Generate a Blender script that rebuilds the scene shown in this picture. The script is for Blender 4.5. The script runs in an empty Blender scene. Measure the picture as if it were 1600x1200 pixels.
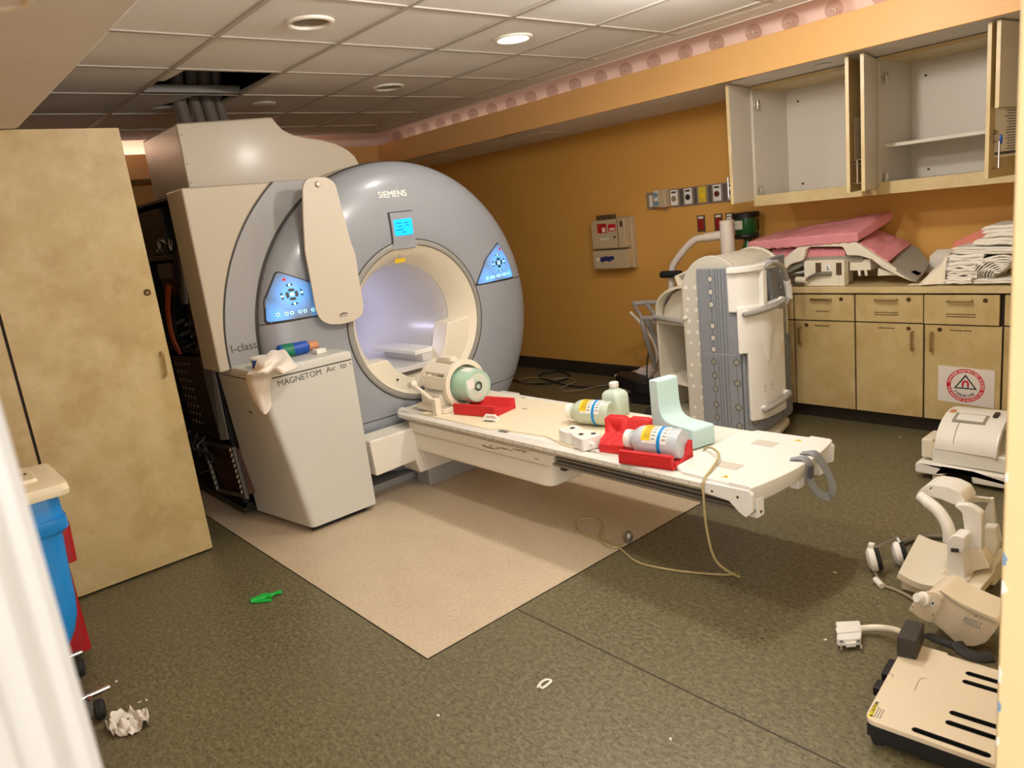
import bpy, bmesh, math, random
import numpy as np
from mathutils import Vector, Matrix, noise as mnoise

# ------------------------------------------------------------------ camera
CAM_Z = 1.58
FOC = 1157.0                      # focal length in pixels of a 1600 x 1200 frame
_c = np.array([800.0, 600.0])
_a = np.r_[np.array([-215.0, 456.0]) - _c, FOC]; _a /= np.linalg.norm(_a)
_b = np.r_[np.array([2180.0, 168.0]) - _c, FOC]; _b -= _a * (_a @ _b); _b /= np.linalg.norm(_b)
ROT = np.array([-_a, _b, np.cross(-_a, _b)])   # camera (right, down, forward) -> world
scene = bpy.context.scene
COL = scene.collection
cam_data = bpy.data.cameras.new('camera')
cam_data.sensor_width = 36.0
cam_data.lens = FOC / 1600 * 36
cam_data.clip_start = 0.02
cam_data.dof.use_dof = True
cam_data.dof.focus_distance = 4.0
cam_data.dof.aperture_fstop = 4.5
cam = bpy.data.objects.new('camera', cam_data)
COL.objects.link(cam)
_m = Matrix.Identity(4)
for i in range(3):
    _m[i][0] = ROT[i][0]; _m[i][1] = -ROT[i][1]; _m[i][2] = -ROT[i][2]
_m[0][3], _m[1][3], _m[2][3] = 0, 0, CAM_Z
cam.matrix_world = _m
scene.camera = cam

# ------------------------------------------------------------------ world, exposure
world = bpy.data.worlds.new('world'); scene.world = world
world.use_nodes = True
world.node_tree.nodes['Background'].inputs[0].default_value = (1.0, 0.965, 0.93, 1)
world.node_tree.nodes['Background'].inputs[1].default_value = 3.4
vs = scene.view_settings
vs.view_transform = 'Standard'; vs.look = 'None'; vs.gamma = 1; vs.use_curve_mapping = False
vs.exposure = 0.0
LAMP_W = 20.0
FILL_W = 42.0                      # watts of one added fill point                      
LAMP_C = (1.0, 0.96, 0.91)
HALL_W = 4.0

# ------------------------------------------------------------------ points seen in the photograph, on known planes
def _ray(px, py): return ROT @ np.r_[px - 800.0, py - 600.0, FOC]
def PZ(u, v, z):
    r = _ray(u, v); t = (z - CAM_Z) / r[2]; return Vector((r[0] * t, r[1] * t, z))
def PY(u, v, y):
    r = _ray(u, v); t = y / r[1]; return Vector((r[0] * t, y, CAM_Z + r[2] * t))
def PX(u, v, x):
    r = _ray(u, v); t = x / r[0]; return Vector((x, r[1] * t, CAM_Z + r[2] * t))

# ------------------------------------------------------------------ materials
def C(r, g, b):
    f = lambda c: (c / 255 / 12.92) if c <= 10.3 else ((c / 255 + 0.055) / 1.055) ** 2.4
    return (f(r), f(g), f(b), 1.0)
MATS = {}
def mat(name, col, rough=0.5, metal=0.0, noise=None, bump=None, emit=None, alpha=None, spec=0.5, coat=0.0, trans=0.0, sss=0.0, stretch=None):
    m = bpy.data.materials.new(name); m.use_nodes = True
    nt = m.node_tree; N = nt.nodes; L = nt.links
    b = N['Principled BSDF']
    b.inputs['Base Color'].default_value = col
    b.inputs['Roughness'].default_value = rough
    b.inputs['Metallic'].default_value = metal
    b.inputs['Specular IOR Level'].default_value = spec
    b.inputs['Coat Weight'].default_value = coat
    b.inputs['Coat Roughness'].default_value = 0.15
    if trans: b.inputs['Transmission Weight'].default_value = trans
    if sss:
        b.inputs['Subsurface Weight'].default_value = sss
        b.inputs['Subsurface Radius'].default_value = (0.03, 0.03, 0.03)
    if alpha is not None: b.inputs['Alpha'].default_value = alpha
    tc = N.new('ShaderNodeTexCoord')
    src = tc.outputs['Object']
    if stretch:
        mp = N.new('ShaderNodeMapping'); mp.inputs['Scale'].default_value = stretch
        L.new(src, mp.inputs['Vector']); src = mp.outputs['Vector']
    prev = None
    for nz in (noise or []):          # (scale, second colour, low, high, detail, strength)
        sc, c2, lo, hi, det, amt = nz
        n = N.new('ShaderNodeTexNoise'); n.inputs['Scale'].default_value = sc; n.inputs['Detail'].default_value = det
        n.inputs['Roughness'].default_value = 0.6
        L.new(src, n.inputs['Vector'])
        r = N.new('ShaderNodeMapRange'); r.inputs['From Min'].default_value = lo; r.inputs['From Max'].default_value = hi
        r.inputs['To Max'].default_value = amt
        L.new(n.outputs['Fac'], r.inputs['Value'])
        mx = N.new('ShaderNodeMix'); mx.data_type = 'RGBA'
        L.new(r.outputs['Result'], mx.inputs['Factor'])
        if prev is None: mx.inputs['A'].default_value = col
        else: L.new(prev, mx.inputs['A'])
        mx.inputs['B'].default_value = c2
        prev = mx.outputs['Result']
    if prev is not None: L.new(prev, b.inputs['Base Color'])
    if bump:                          # (scale, strength, distance)
        n = N.new('ShaderNodeTexNoise'); n.inputs['Scale'].default_value = bump[0]; n.inputs['Detail'].default_value = 4
        L.new(src, n.inputs['Vector'])
        bp = N.new('ShaderNodeBump'); bp.inputs['Strength'].default_value = bump[1]; bp.inputs['Distance'].default_value = bump[2]
        L.new(n.outputs['Fac'], bp.inputs['Height']); L.new(bp.outputs['Normal'], b.inputs['Normal'])
    if emit:
        b.inputs['Emission Color'].default_value = emit[0]; b.inputs['Emission Strength'].default_value = emit[1]
    MATS[name] = m
    return m

# ------------------------------------------------------------------ mesh builder
ORG = {}
def V3(*a): return Vector(a)
class MB:
    def __init__(self, M=None):
        self.v = []; self.f = []; self.M = M
    def add(self, vs_, fs_):
        o = len(self.v)
        self.v += [Vector(p) for p in vs_]
        self.f += [[i + o for i in q] for q in fs_]
        return self
    def box(self, lo, hi):
        x0, y0, z0 = lo; x1, y1, z1 = hi
        return self.add([(x0,y0,z0),(x1,y0,z0),(x1,y1,z0),(x0,y1,z0),(x0,y0,z1),(x1,y0,z1),(x1,y1,z1),(x0,y1,z1)],
                        [(3,2,1,0),(4,5,6,7),(0,1,5,4),(1,2,6,5),(2,3,7,6),(3,0,4,7)])
    def cbox(self, c, s, rot=None):
        c = Vector(c); h = [q / 2 for q in s]
        R = rot if rot is not None else Matrix.Identity(3)
        ps = [c + R @ Vector((sx*h[0], sy*h[1], sz*h[2])) for sz in (-1,1) for sx, sy in ((-1,-1),(1,-1),(1,1),(-1,1))]
        return self.add(ps, [(3,2,1,0),(4,5,6,7),(0,1,5,4),(1,2,6,5),(2,3,7,6),(3,0,4,7)])
    def prism(self, pts, ext):
        n = len(pts); ext = Vector(ext); a = [Vector(p) for p in pts]
        return self.add(a + [p + ext for p in a], [list(range(n))[::-1], list(range(n, 2*n))] + [(i, (i+1) % n, n + (i+1) % n, n + i) for i in range(n)])
    def loft(self, rings, cap=True, closed=True):
        n = len(rings[0]); vs_ = [p for r in rings for p in r]; fs_ = []
        for k in range(len(rings) - 1):
            for i in range(n if closed else n - 1):
                j = (i + 1) % n
                fs_.append((k*n + i, k*n + j, (k+1)*n + j, (k+1)*n + i))
        if cap:
            fs_.append(list(range(n))[::-1]); fs_.append(list(range((len(rings)-1)*n, len(rings)*n)))
        return self.add(vs_, fs_)
    def lathe(self, o, axis, prof, n=32, cap=True, a0=0.0, a1=2*math.pi, up=None):
        o = Vector(o); ax = Vector(axis).normalized()
        u = Vector(up) if up is not None else (Vector((0,0,1)) if abs(ax.z) < .9 else Vector((1,0,0)))
        u = (u - ax * ax.dot(u)).normalized(); w = ax.cross(u)
        full = abs(a1 - a0 - 2*math.pi) < 1e-6
        m = n if full else n + 1
        rings = []
        for r, h in prof:
            rings.append([o + ax*h + (u*math.cos(a0 + (a1-a0)*i/n) + w*math.sin(a0 + (a1-a0)*i/n)) * max(r, 1e-5) for i in range(m)])
        return self.loft(rings, cap and full, full)
    def cyl(self, p0, p1, r0, r1=None, n=16):
        p0 = Vector(p0); p1 = Vector(p1); d = p1 - p0
        return self.lathe(p0, d, [(r0, 0), (r0 if r1 is None else r1, d.length)], n)
    def tube(self, path, r, n=8, cap=True, flat=None):
        P = [Vector(p) for p in path]; rings = []
        t0 = (P[1] - P[0]).normalized()
        u = Vector((0,0,1)) if abs(t0.z) < .9 else Vector((1,0,0))
        for i, p in enumerate(P):
            t = (P[min(i+1, len(P)-1)] - P[max(i-1, 0)]).normalized()
            u = (u - t*t.dot(u))
            u = u.normalized() if u.length > 1e-6 else t.orthogonal().normalized()
            w = t.cross(u)
            rr = r[i] if isinstance(r, (list, tuple)) else r
            fl = flat or 1.0
            rings.append([p + (u*math.cos(2*math.pi*k/n)*fl + w*math.sin(2*math.pi*k/n))*rr for k in range(n)])
        return self.loft(rings, cap)
    def sphere(self, c, r, n=16, m=10, s=(1,1,1)):
        c = Vector(c); rings = []
        for j in range(m + 1):
            th = math.pi * j / m; rr = max(math.sin(th), 1e-4)
            rings.append([c + Vector((math.cos(2*math.pi*i/n)*rr*r*s[0], math.sin(2*math.pi*i/n)*rr*r*s[1], -math.cos(th)*r*s[2])) for i in range(n)])
        return self.loft(rings, False)
    def grid(self, nu, nv, fn, thick=0.0):
        vs_ = [Vector(fn(i/nu, j/nv)) for j in range(nv+1) for i in range(nu+1)]
        fs_ = [(j*(nu+1)+i, j*(nu+1)+i+1, (j+1)*(nu+1)+i+1, (j+1)*(nu+1)+i) for j in range(nv) for i in range(nu)]
        if thick:
            # second skin offset along averaged normals, closed round the border
            nr = [Vector((0,0,0)) for _ in vs_]
            for q in fs_:
                nn = (vs_[q[1]]-vs_[q[0]]).cross(vs_[q[3]]-vs_[q[0]])
                for i in q: nr[i] += nn
            k = len(vs_)
            lo = [p - (n_.normalized() if n_.length > 0 else Vector((0,0,1)))*thick for p, n_ in zip(vs_, nr)]
            bd = [i for i in range(nu+1)] + [(j)*(nu+1)+nu for j in range(1, nv+1)] + [nv*(nu+1)+i for i in range(nu-1, -1, -1)] + [j*(nu+1) for j in range(nv-1, 0, -1)]
            f2 = [[i + k for i in q][::-1] for q in fs_]
            f3 = [(bd[(i+1) % len(bd)], bd[i], bd[i]+k, bd[(i+1) % len(bd)]+k) for i in range(len(bd))]
            return self.add(vs_ + lo, fs_ + f2 + f3)
        return self.add(vs_, fs_)
    def build(self, name, m, parent=None, origin=None, bevel=0.0, seg=2, angle=35, flat=False, fix=True, sub=0):
        vs_ = [self.M @ p for p in self.v] if self.M is not None else self.v
        if parent is not None: og = ORG[parent.name]
        elif origin is not None: og = Vector(origin)
        else:
            lo = Vector([min(p[k] for p in vs_) for k in range(3)]); hi = Vector([max(p[k] for p in vs_) for k in range(3)])
            og = Vector(((lo.x+hi.x)/2, (lo.y+hi.y)/2, lo.z))
        me = bpy.data.meshes.new(name)
        me.from_pydata([tuple(p - og) for p in vs_], [], self.f)
        if fix:
            bm = bmesh.new(); bm.from_mesh(me)
            bmesh.ops.recalc_face_normals(bm, faces=bm.faces[:])
            bm.to_mesh(me); bm.free()
        if not flat:
            me.polygons.foreach_set('use_smooth', [True]*len(me.polygons))
            me.set_sharp_from_angle(angle=math.radians(angle))
        me.materials.append(MATS[m] if isinstance(m, str) else m)
        ob = bpy.data.objects.new(name, me); COL.objects.link(ob)
        if parent is not None: ob.parent = parent
        else: ob.location = og
        ORG[ob.name] = og
        if bevel:
            bv = ob.modifiers.new('bevel', 'BEVEL'); bv.width = bevel; bv.segments = seg; bv.limit_method = 'ANGLE'; bv.angle_limit = math.radians(40)
            bv.harden_normals = True
        if sub:
            sb = ob.modifiers.new('smooth', 'SUBSURF'); sb.levels = sub; sb.render_levels = sub
        return ob

def tag(o, label=None, cat=None, group=None, kind=None):
    if label: o['label'] = label
    if cat: o['category'] = cat
    if group: o['group'] = group
    if kind: o['kind'] = kind
    return o
def thing(name, label, cat, loc, group=None):
    o = bpy.data.objects.new(name, None); COL.objects.link(o)
    o.empty_display_size = 0.05
    o.location = loc; ORG[o.name] = Vector(loc)
    return tag(o, label, cat, group)
def struct(o): o['kind'] = 'structure'; return o
def rounded(pts, r, n=4):
    """round the corners of a planar polygon of 3-D points"""
    out = []; m = len(pts); P = [Vector(p) for p in pts]
    for i in range(m):
        rr = r[i] if isinstance(r, (list, tuple)) else r
        p = P[i]; a = P[i-1] - p; b = P[(i+1) % m] - p
        k = min(rr, a.length*.49, b.length*.49)
        if k < 1e-5: out.append(p); continue
        q0 = p + a.normalized()*k; q1 = p + b.normalized()*k
        for j in range(n+1):
            t = j/n
            out.append(q0*(1-t)**2 + p*2*t*(1-t) + q1*t*t)
    return out
def spline(pts, n=8):
    P = [Vector(p) for p in pts]; out = []
    for i in range(len(P)-1):
        p0 = P[max(i-1,0)]; p1 = P[i]; p2 = P[i+1]; p3 = P[min(i+2,len(P)-1)]
        for j in range(n):
            t = j/n
            out.append(0.5*((2*p1) + (p2-p0)*t + (2*p0-5*p1+4*p2-p3)*t*t + (3*p1-p0-3*p2+p3)*t**3))
    out.append(P[-1]); return out
def frame(origin, ang=0.0, tilt=(0,0)):
    return Matrix.Translation(Vector(origin)) @ Matrix.Rotation(ang, 4, 'Z') @ Matrix.Rotation(tilt[0], 4, 'X') @ Matrix.Rotation(tilt[1], 4, 'Y')
def apply_cut(ob, cutters):
    for c in cutters:
        md = ob.modifiers.new('cut', 'BOOLEAN'); md.operation = 'DIFFERENCE'; md.object = c; md.solver = 'EXACT'; md.material_mode = 'TRANSFER'
    dg = bpy.context.evaluated_depsgraph_get()
    me = bpy.data.meshes.new_from_object(ob.evaluated_get(dg))
    old = ob.data; ob.modifiers.clear(); ob.data = me; me.name = old.name
    me.set_sharp_from_angle(angle=math.radians(35))
    for c in cutters:
        ORG.pop(c.name, None); bpy.data.objects.remove(c, do_unlink=True)
    return ob
def text(name, s, m, origin, right, up, size, parent=None, depth=0.0006, align='LEFT', arc=None, bold=0.0, spacing=1.0):
    """lettering as a mesh; arc = (radius, start angle, direction) bends it round the origin"""
    cu = bpy.data.curves.new(name, 'FONT'); cu.body = s; cu.size = size; cu.align_x = align
    cu.extrude = depth; cu.resolution_u = 3; cu.offset = bold; cu.space_character = spacing
    tmp = bpy.data.objects.new(name + '_tmp', cu); COL.objects.link(tmp)
    dg = bpy.context.evaluated_depsgraph_get(); dg.update()
    me = bpy.data.meshes.new_from_object(tmp.evaluated_get(dg))
    bpy.data.objects.remove(tmp, do_unlink=True)
    r = Vector(right).normalized(); u = Vector(up); u = (u - r*r.dot(u)).normalized(); nrm = r.cross(u)
    og = ORG[parent.name] if parent is not None else Vector(origin)
    o = Vector(origin)
    for v in me.vertices:
        x, y, z = v.co
        if arc:
            R, a0, d = arc
            if d > 0: a = a0 - x / R; q = (math.cos(a)*(R + y), math.sin(a)*(R + y))
            else: a = a0 + x / R; q = (math.cos(a)*(R - y), math.sin(a)*(R - y))
            x, y = q
        v.co = o + r*x + u*y + nrm*(z + depth) - og
    me.materials.clear(); me.materials.append(MATS[m])
    ob = bpy.data.objects.new(name, me); COL.objects.link(ob)
    if parent is not None: ob.parent = parent
    else: ob.location = og
    ORG[ob.name] = og
    return ob
rnd = random.Random(7)
# ------------------------------------------------------------------ material library
mat('floor_green', C(100,93,64), .42, noise=[(2.2, C(96,87,61), .42, .60, 5, .7), (36, C(126,117,88), .47, .62, 4, .8), (50, C(72,64,41), .50, .64, 4, .85), (90, C(134,126,97), .53, .66, 2, .7)], bump=(70,.05,.002), stretch=(1,1.6,1))
mat('floor_tan', C(204,187,160), .40, noise=[(3, C(194,176,148), .42, .60, 5, .7), (40, C(208,189,160), .48, .64, 4, .7), (60, C(172,151,120), .50, .68, 4, .65), (110, C(210,186,155), .54, .68, 2, .5)], bump=(70,.05,.002), stretch=(1,1.6,1))
mat('seam', C(52,45,34), .6)
mat('wall_orange', C(221,168,84), .55, noise=[(1.3, C(214,160,78), .3, .7, 3, .6)], bump=(90,.06,.002))
mat('wall_cream', C(232,208,158), .5, noise=[(3, C(226,200,148), .3, .7, 4, .5)], bump=(120,.08,.002))
mat('fascia_orange', C(220,172,108), .5, noise=[(1.5, C(214,164,98), .3, .7, 3, .5)])
mat('ceiling_white', C(226,221,218), .75, noise=[(2.5, C(216,207,196), .3, .7, 4, .5)])
mat('cove_pink', C(226,200,186), .6)
mat('tile_white', C(226,222,218), .85, noise=[(170, C(216,208,198), .45, .7, 3, .6), (1.2, C(224,216,206), .3, .7, 2, .6)], bump=(240,.25,.003))
mat('tee_white', C(178,169,158), .4)
mat('void_black', C(14,13,12), .9)
mat('base_dark', C(52,45,36), .5, noise=[(20, C(44,37,29), .4, .6, 3, .7)])
mat('laminate', C(194,172,120), .42, noise=[(3.2, C(176,148,94), .38, .66, 6, .85), (8.0, C(208,188,142), .45, .7, 5, .6), (24, C(172,146,98), .56, .74, 4, .35)])
mat('laminate_edge', C(206,186,140), .4, noise=[(10, C(190,166,118), .4, .65, 4, .6)])
mat('cabinet_white', C(214,206,192), .4)
mat('gap_dark', C(38,29,18), .7)
mat('chrome', C(205,198,188), .22, 1.0)
mat('brass', C(186,164,120), .3, 1.0)
mat('bronze', C(120,102,72), .35, 1.0)
mat('gantry_blue', C(152,155,160), .36, coat=.25, noise=[(2, C(148,151,156), .3, .7, 2, .6)])
mat('gantry_grey', C(158,157,155), .4, coat=.15)
mat('rim_grey', C(150,147,140), .38)
mat('cover_beige', C(190,177,156), .38, coat=.15, noise=[(2, C(190,178,158), .3, .7, 3, .5)])
mat('pedestal_beige', C(208,206,196), .42, coat=.1, noise=[(2.5, C(202,200,188), .3, .7, 3, .5)])
mat('cream', C(236,226,204), .38, coat=.15)
mat('cream_warm', C(228,213,186), .5)
mat('bore_white', C(216,212,210), .28, coat=.3)
mat('board_beige', C(206,195,177), .42)
mat('joint_dark', C(58,54,50), .6)
mat('ink_grey', C(72,70,68), .5)
mat('ink_dark', C(40,38,36), .5)
mat('letter_white', C(248,242,228), .35, emit=(C(255,246,226), .25))  # faint emission put in to lift the lettering, which is no lamp
mat('screen_blue', C(20,120,230), .3, emit=(C(8,150,255), 2.2))
mat('screen_dark', C(10,80,180), .3, emit=(C(4,90,200), 1.2))
mat('button_dark', C(20,52,58), .4, emit=(C(10,60,80), .3))
mat('button_lit', C(190,250,255), .3, emit=(C(150,240,255), 3.0))
mat('led_red', C(190,30,24), .3, emit=(C(255,30,20), .5))
mat('white_plastic', C(240,238,232), .34, coat=.15)
mat('white_soft', C(240,236,226), .5)
mat('table_white', C(236,232,222), .36, coat=.15, noise=[(4, C(228,222,208), .4, .7, 4, .4)])
mat('beam_white', C(232,226,212), .4, noise=[(5, C(226,218,202), .4, .7, 4, .4)])
mat('scuff', C(158,142,116), .7)
mat('table_cream', C(240,226,194), .5)
mat('rail_grey', C(150,147,140), .32, .7)
mat('red_foam', C(206,34,36), .6, noise=[(12, C(192,28,32), .4, .7, 3, .5)])
mat('foam_aqua', C(200,228,226), .75, noise=[(60, C(190,220,218), .4, .7, 3, .4)], sss=.2)
mat('water_green', C(178,212,188), .2)
mat('chip_pale', C(226,226,224), .7)
mat('water_pale', C(206,222,206), .2)
mat('bottle_clear', C(232,238,244), .12, trans=.30, alpha=.85)
mat('bottle_haze', C(226,236,214), .2, trans=.2, alpha=.85)
mat('water_blue', C(224,234,242), .15)
mat('label_white', C(240,238,232), .5)
mat('label_yellow', C(244,206,40), .5)
mat('band_blue', C(16,140,214), .4)
mat('black_plastic', C(22,21,22), .45)
mat('black_rubber', C(26,25,24), .7)
mat('charcoal', C(56,50,46), .6)
mat('coil_grey', C(138,142,148), .6, noise=[(30, C(130,134,140), .4, .7, 3, .5)])
mat('coil_groove', C(78,82,88), .7)
mat('tube_grey', C(160,156,150), .35)
mat('cart_cream', C(226,218,200), .42)
mat('cart_panel', C(206,200,186), .45)
mat('lift_white', C(226,214,202), .35)
mat('pink_vinyl', C(226,150,156), .38, noise=[(9, C(214,134,142), .4, .7, 4, .5)], bump=(14,.25,.01))
mat('coil_cream', C(232,224,204), .4)
mat('coil_taupe', C(150,144,130), .5)  # plain warm grey for coil parts, joints and print
mat('linen', C(240,236,226), .85, noise=[(30, C(226,220,206), .4, .7, 4, .5)], bump=(45,.4,.006))
mat('linen_warm', C(240,230,208), .85, bump=(45,.4,.006))
mat('linen_pink', C(226,140,122), .85, bump=(45,.4,.006))
mat('paper', C(232,226,214), .7)
mat('sign_white', C(226,218,212), .5)
mat('sign_red', C(198,24,40), .5)
mat('sign_pink', C(248,214,214), .5)
mat('sharps_beige', C(196,176,140), .5)
mat('sharps_red', C(176,30,26), .5)
mat('sharps_blue', C(44,48,104), .5)
mat('plate_bronze', C(150,130,104), .45)
mat('plate_grey', C(160,144,128), .4, .3)
mat('outlet_red', C(150,22,20), .45)
mat('outlet_bronze', C(92,72,52), .45)
mat('gas_yellow', C(226,196,60), .5)
mat('gas_blue', C(40,56,130), .5)
mat('gas_maroon', C(96,30,34), .5)
mat('green_plastic', C(24,96,44), .3, coat=.3)
mat('teal_label', C(120,150,165), .5)
mat('bin_blue', C(24,132,206), .35, noise=[(5, C(18,118,194), .4, .7, 3, .5)], bump=(7,.3,.012))
mat('bin_red', C(164,14,20), .45)
mat('bin_cream', C(230,216,184), .45)
mat('wipe_blue', C(18,78,170), .4)
mat('wipe_green', C(20,120,84), .45)
mat('orange_cap', C(206,140,96), .5)
mat('cloth_white', C(240,228,212), .85, bump=(60,.3,.004))
mat('tissue', C(222,214,200), .9, bump=(40,.4,.004))
mat('glove_green', C(20,176,62), .4)
mat('cord_tan', C(176,160,112), .5)
mat('cord_grey', C(150,138,112), .5)
mat('copper_brown', C(92,54,30), .5, .3, noise=[(18, C(60,34,20), .4, .65, 4, .8)])
mat('metal_dark', C(70,66,62), .4, .7, noise=[(10, C(48,44,40), .4, .65, 4, .6)])
mat('metal_grey', C(120,116,112), .38, .6)
mat('bay_dark', C(34,24,18), .8)
mat('hose_grey', C(112,102,92), .6)
mat('cable_orange', C(190,84,34), .5)
mat('cable_white', C(200,190,170), .5)
mat('caution_yellow', C(240,220,20), .5)
mat('tape_blue', C(120,150,176), .6)
mat('lamp_glow', C(255,250,235), .4, emit=(C(255,244,222), 14.0))
mat('lamp_off', C(150,138,118), .5)
mat('lamp_trim', C(226,218,204), .35)
mat('blue_tag', C(30,84,190), .4)
mat('door_white', C(178,173,166), .30, coat=.2)
# clear globe glass: a thin shell, mostly see-through with a sheen
g = bpy.data.materials.new('bulb_glass'); g.use_nodes = True
_n = g.node_tree.nodes; _l = g.node_tree.links; _n.remove(_n['Principled BSDF'])
_t = _n.new('ShaderNodeBsdfTransparent'); _t.inputs[0].default_value = (.86,.82,.80,1)
_g = _n.new('ShaderNodeBsdfGlossy'); _g.inputs['Roughness'].default_value = .06
_w = _n.new('ShaderNodeLayerWeight'); _w.inputs['Blend'].default_value = .16
_x = _n.new('ShaderNodeMixShader'); _x.inputs[0].default_value = .06; _l.new(_t.outputs[0], _x.inputs[1]); _l.new(_g.outputs[0], _x.inputs[2])
_l.new(_x.outputs[0], _n['Material Output'].inputs[0]); MATS['bulb_glass'] = g
# backlit control panels: translucent keypad film, brightest round the lit keys
def keypad(name, centre, row):
    m = mat(name, C(132,146,172), .35)
    N = m.node_tree.nodes; L = m.node_tree.links; b = N['Principled BSDF']
    ge = N.new('ShaderNodeNewGeometry')
    acc = None
    for c, rad, s in ((centre, .135, 1.0), (row[0], .11, .8), (row[1], .11, .8)):
        d = N.new('ShaderNodeVectorMath'); d.operation = 'DISTANCE'
        L.new(ge.outputs['Position'], d.inputs[0]); d.inputs[1].default_value = c
        r = N.new('ShaderNodeMapRange'); r.inputs['From Min'].default_value = 0.0; r.inputs['From Max'].default_value = rad
        r.inputs['To Min'].default_value = s; r.inputs['To Max'].default_value = 0.0
        L.new(d.outputs['Value'], r.inputs['Value'])
        if acc is None: acc = r.outputs['Result']
        else:
            a = N.new('ShaderNodeMath'); a.operation = 'MAXIMUM'; L.new(acc, a.inputs[0]); L.new(r.outputs['Result'], a.inputs[1]); acc = a.outputs[0]
    sc = N.new('ShaderNodeMath'); sc.operation = 'MULTIPLY'; sc.inputs[1].default_value = 1.5; L.new(acc, sc.inputs[0])
    b.inputs['Emission Color'].default_value = C(24,165,255); L.new(sc.outputs[0], b.inputs['Emission Strength'])
    return m
# ================================================================== THE ROOM
XF, YB, ZC = -7.0, 5.05, 2.477          # far end wall, counter wall, ceiling height
# ---- floor
fl = struct(MB().box((-7.1,-1.6,-.06),(2.2,5.1,0)).build('floor', 'floor_green', origin=(-3,2,0)))
MB().box((-6.9,1.258,-.002),(-2.19,3.85,.0022)).build('floor_inlay', 'floor_tan', fl)
s = MB(); s.box((-2.19,1.254,-.001),(-2.186,3.85,.0026)); s.box((-6.9,1.254,-.001),(-2.19,1.2585,.0026)); s.build('inlay_joint', 'seam', fl)
MB().box((-2.188,1.703,-.001),(-.4,1.708,.0012)).build('floor_seam', 'seam', fl)
MB().box((-.4,-.2,-.001),(-.28,1.45,.004)).build('threshold', 'rail_grey', fl)
# ---- walls
struct(MB().box((-7.1,YB,0),(-.25,YB+.1,2.9)).build('wall_back', 'wall_orange'))
struct(MB().box((-7.1,-.5,0),(XF,YB,2.9)).build('wall_far', 'wall_orange'))
struct(MB().box((-7.0,-.6,0),(-.52,-.5,2.9)).build('wall_left', 'wall_orange'))
wr = struct(MB().box((-.40,1.45,0),(-.25,YB+.1,2.9)).build('wall_right', 'wall_cream', bevel=.006))
struct(MB().box((-.40,-.6,2.42),(-.25,1.45,2.9)).build('trim_4', 'wall_cream'))
struct(MB().box((-6.99,5.03,0),(-2.9,YB,.115)).build('baseboard_back', 'base_dark'))
struct(MB().box((XF,-.49,0),(XF+.02,5.02,.115)).build('baseboard_far', 'base_dark'))
# chipped paint along the open corner of the near wall
for i, (z, h, w) in enumerate(((.86,.030,.008),(.80,.026,.009),(.62,.040,.004),(.55,.030,.006),(.47,.020,.004),(1.02,.018,.004))):
    c = MB(); pts = []
    for k in range(9):
        a = -math.pi/2 + math.pi*k/8; q = .7 + .6*rnd.random()
        pts.append((-.397 + w*math.cos(a)*q, 1.4495, z + h*.5*math.sin(a)*q))
    c.prism(pts, (0,-.0012,0)); c.build('paint_chip', 'tape_blue' if i in (0,3) else 'chip_pale', wr)
# ---- white door frame at the left, close to the camera
dj = MB()
prof = [(-.62,-.60),(-.62,.036),(-.605,.051),(-.590,.051),(-.580,.044),(-.575,.034),(-.560,.030),(-.548,.022),(-.540,.006),(-.515,.004),(-.500,-.012),(-.470,-.015),(-.455,-.04),(-.40,-.045),(-.40,-.60)]
dj.prism([(x,y,0) for x, y in prof], (0,0,2.42))
struct(dj.build('trim_3', 'door_white', bevel=.003, angle=25))
# ---- ceiling : suspended grid with single tiles
X0 = -2.78; DX = .6267; Y0 = 1.41; DY = .5867
xs = [X0 + DX*k for k in range(4, -6, -1)]      # -.27 ... -5.9
xs = [-.29, -.90, -1.527, -2.153, -2.78, -3.407, -4.03, -4.66, -5.287, -5.914, -6.30]
ys = [.68, .83, 1.41, 2.0, 2.585, 3.17, 3.76, 3.87]
ce = struct(MB().box((-6.95,-.6,2.86),(-.25,5.1,2.9)).build('ceiling', 'void_black', origin=(-3.5,2,2.86)))
g_ = MB()
for x in xs[:-1]: g_.box((x-.012,.68,ZC-.002),(x+.012,3.87,ZC+.018))
for y in ys[1:-1]: g_.box((-6.3,y-.012,ZC-.0025),(-.29,y+.012,ZC+.017))
g_.build('ceiling_grid', 'tee_white', ce)
lamps = [(-3.10,1.705,0),(-3.10,2.88,1),(-4.345,2.88,0),(-1.84,2.88,1),(-1.84,1.705,1),(-4.345,.0,9)]
LR = .098
hole = {(6,2),(7,2)}      # missing tile, cut tile
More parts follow.
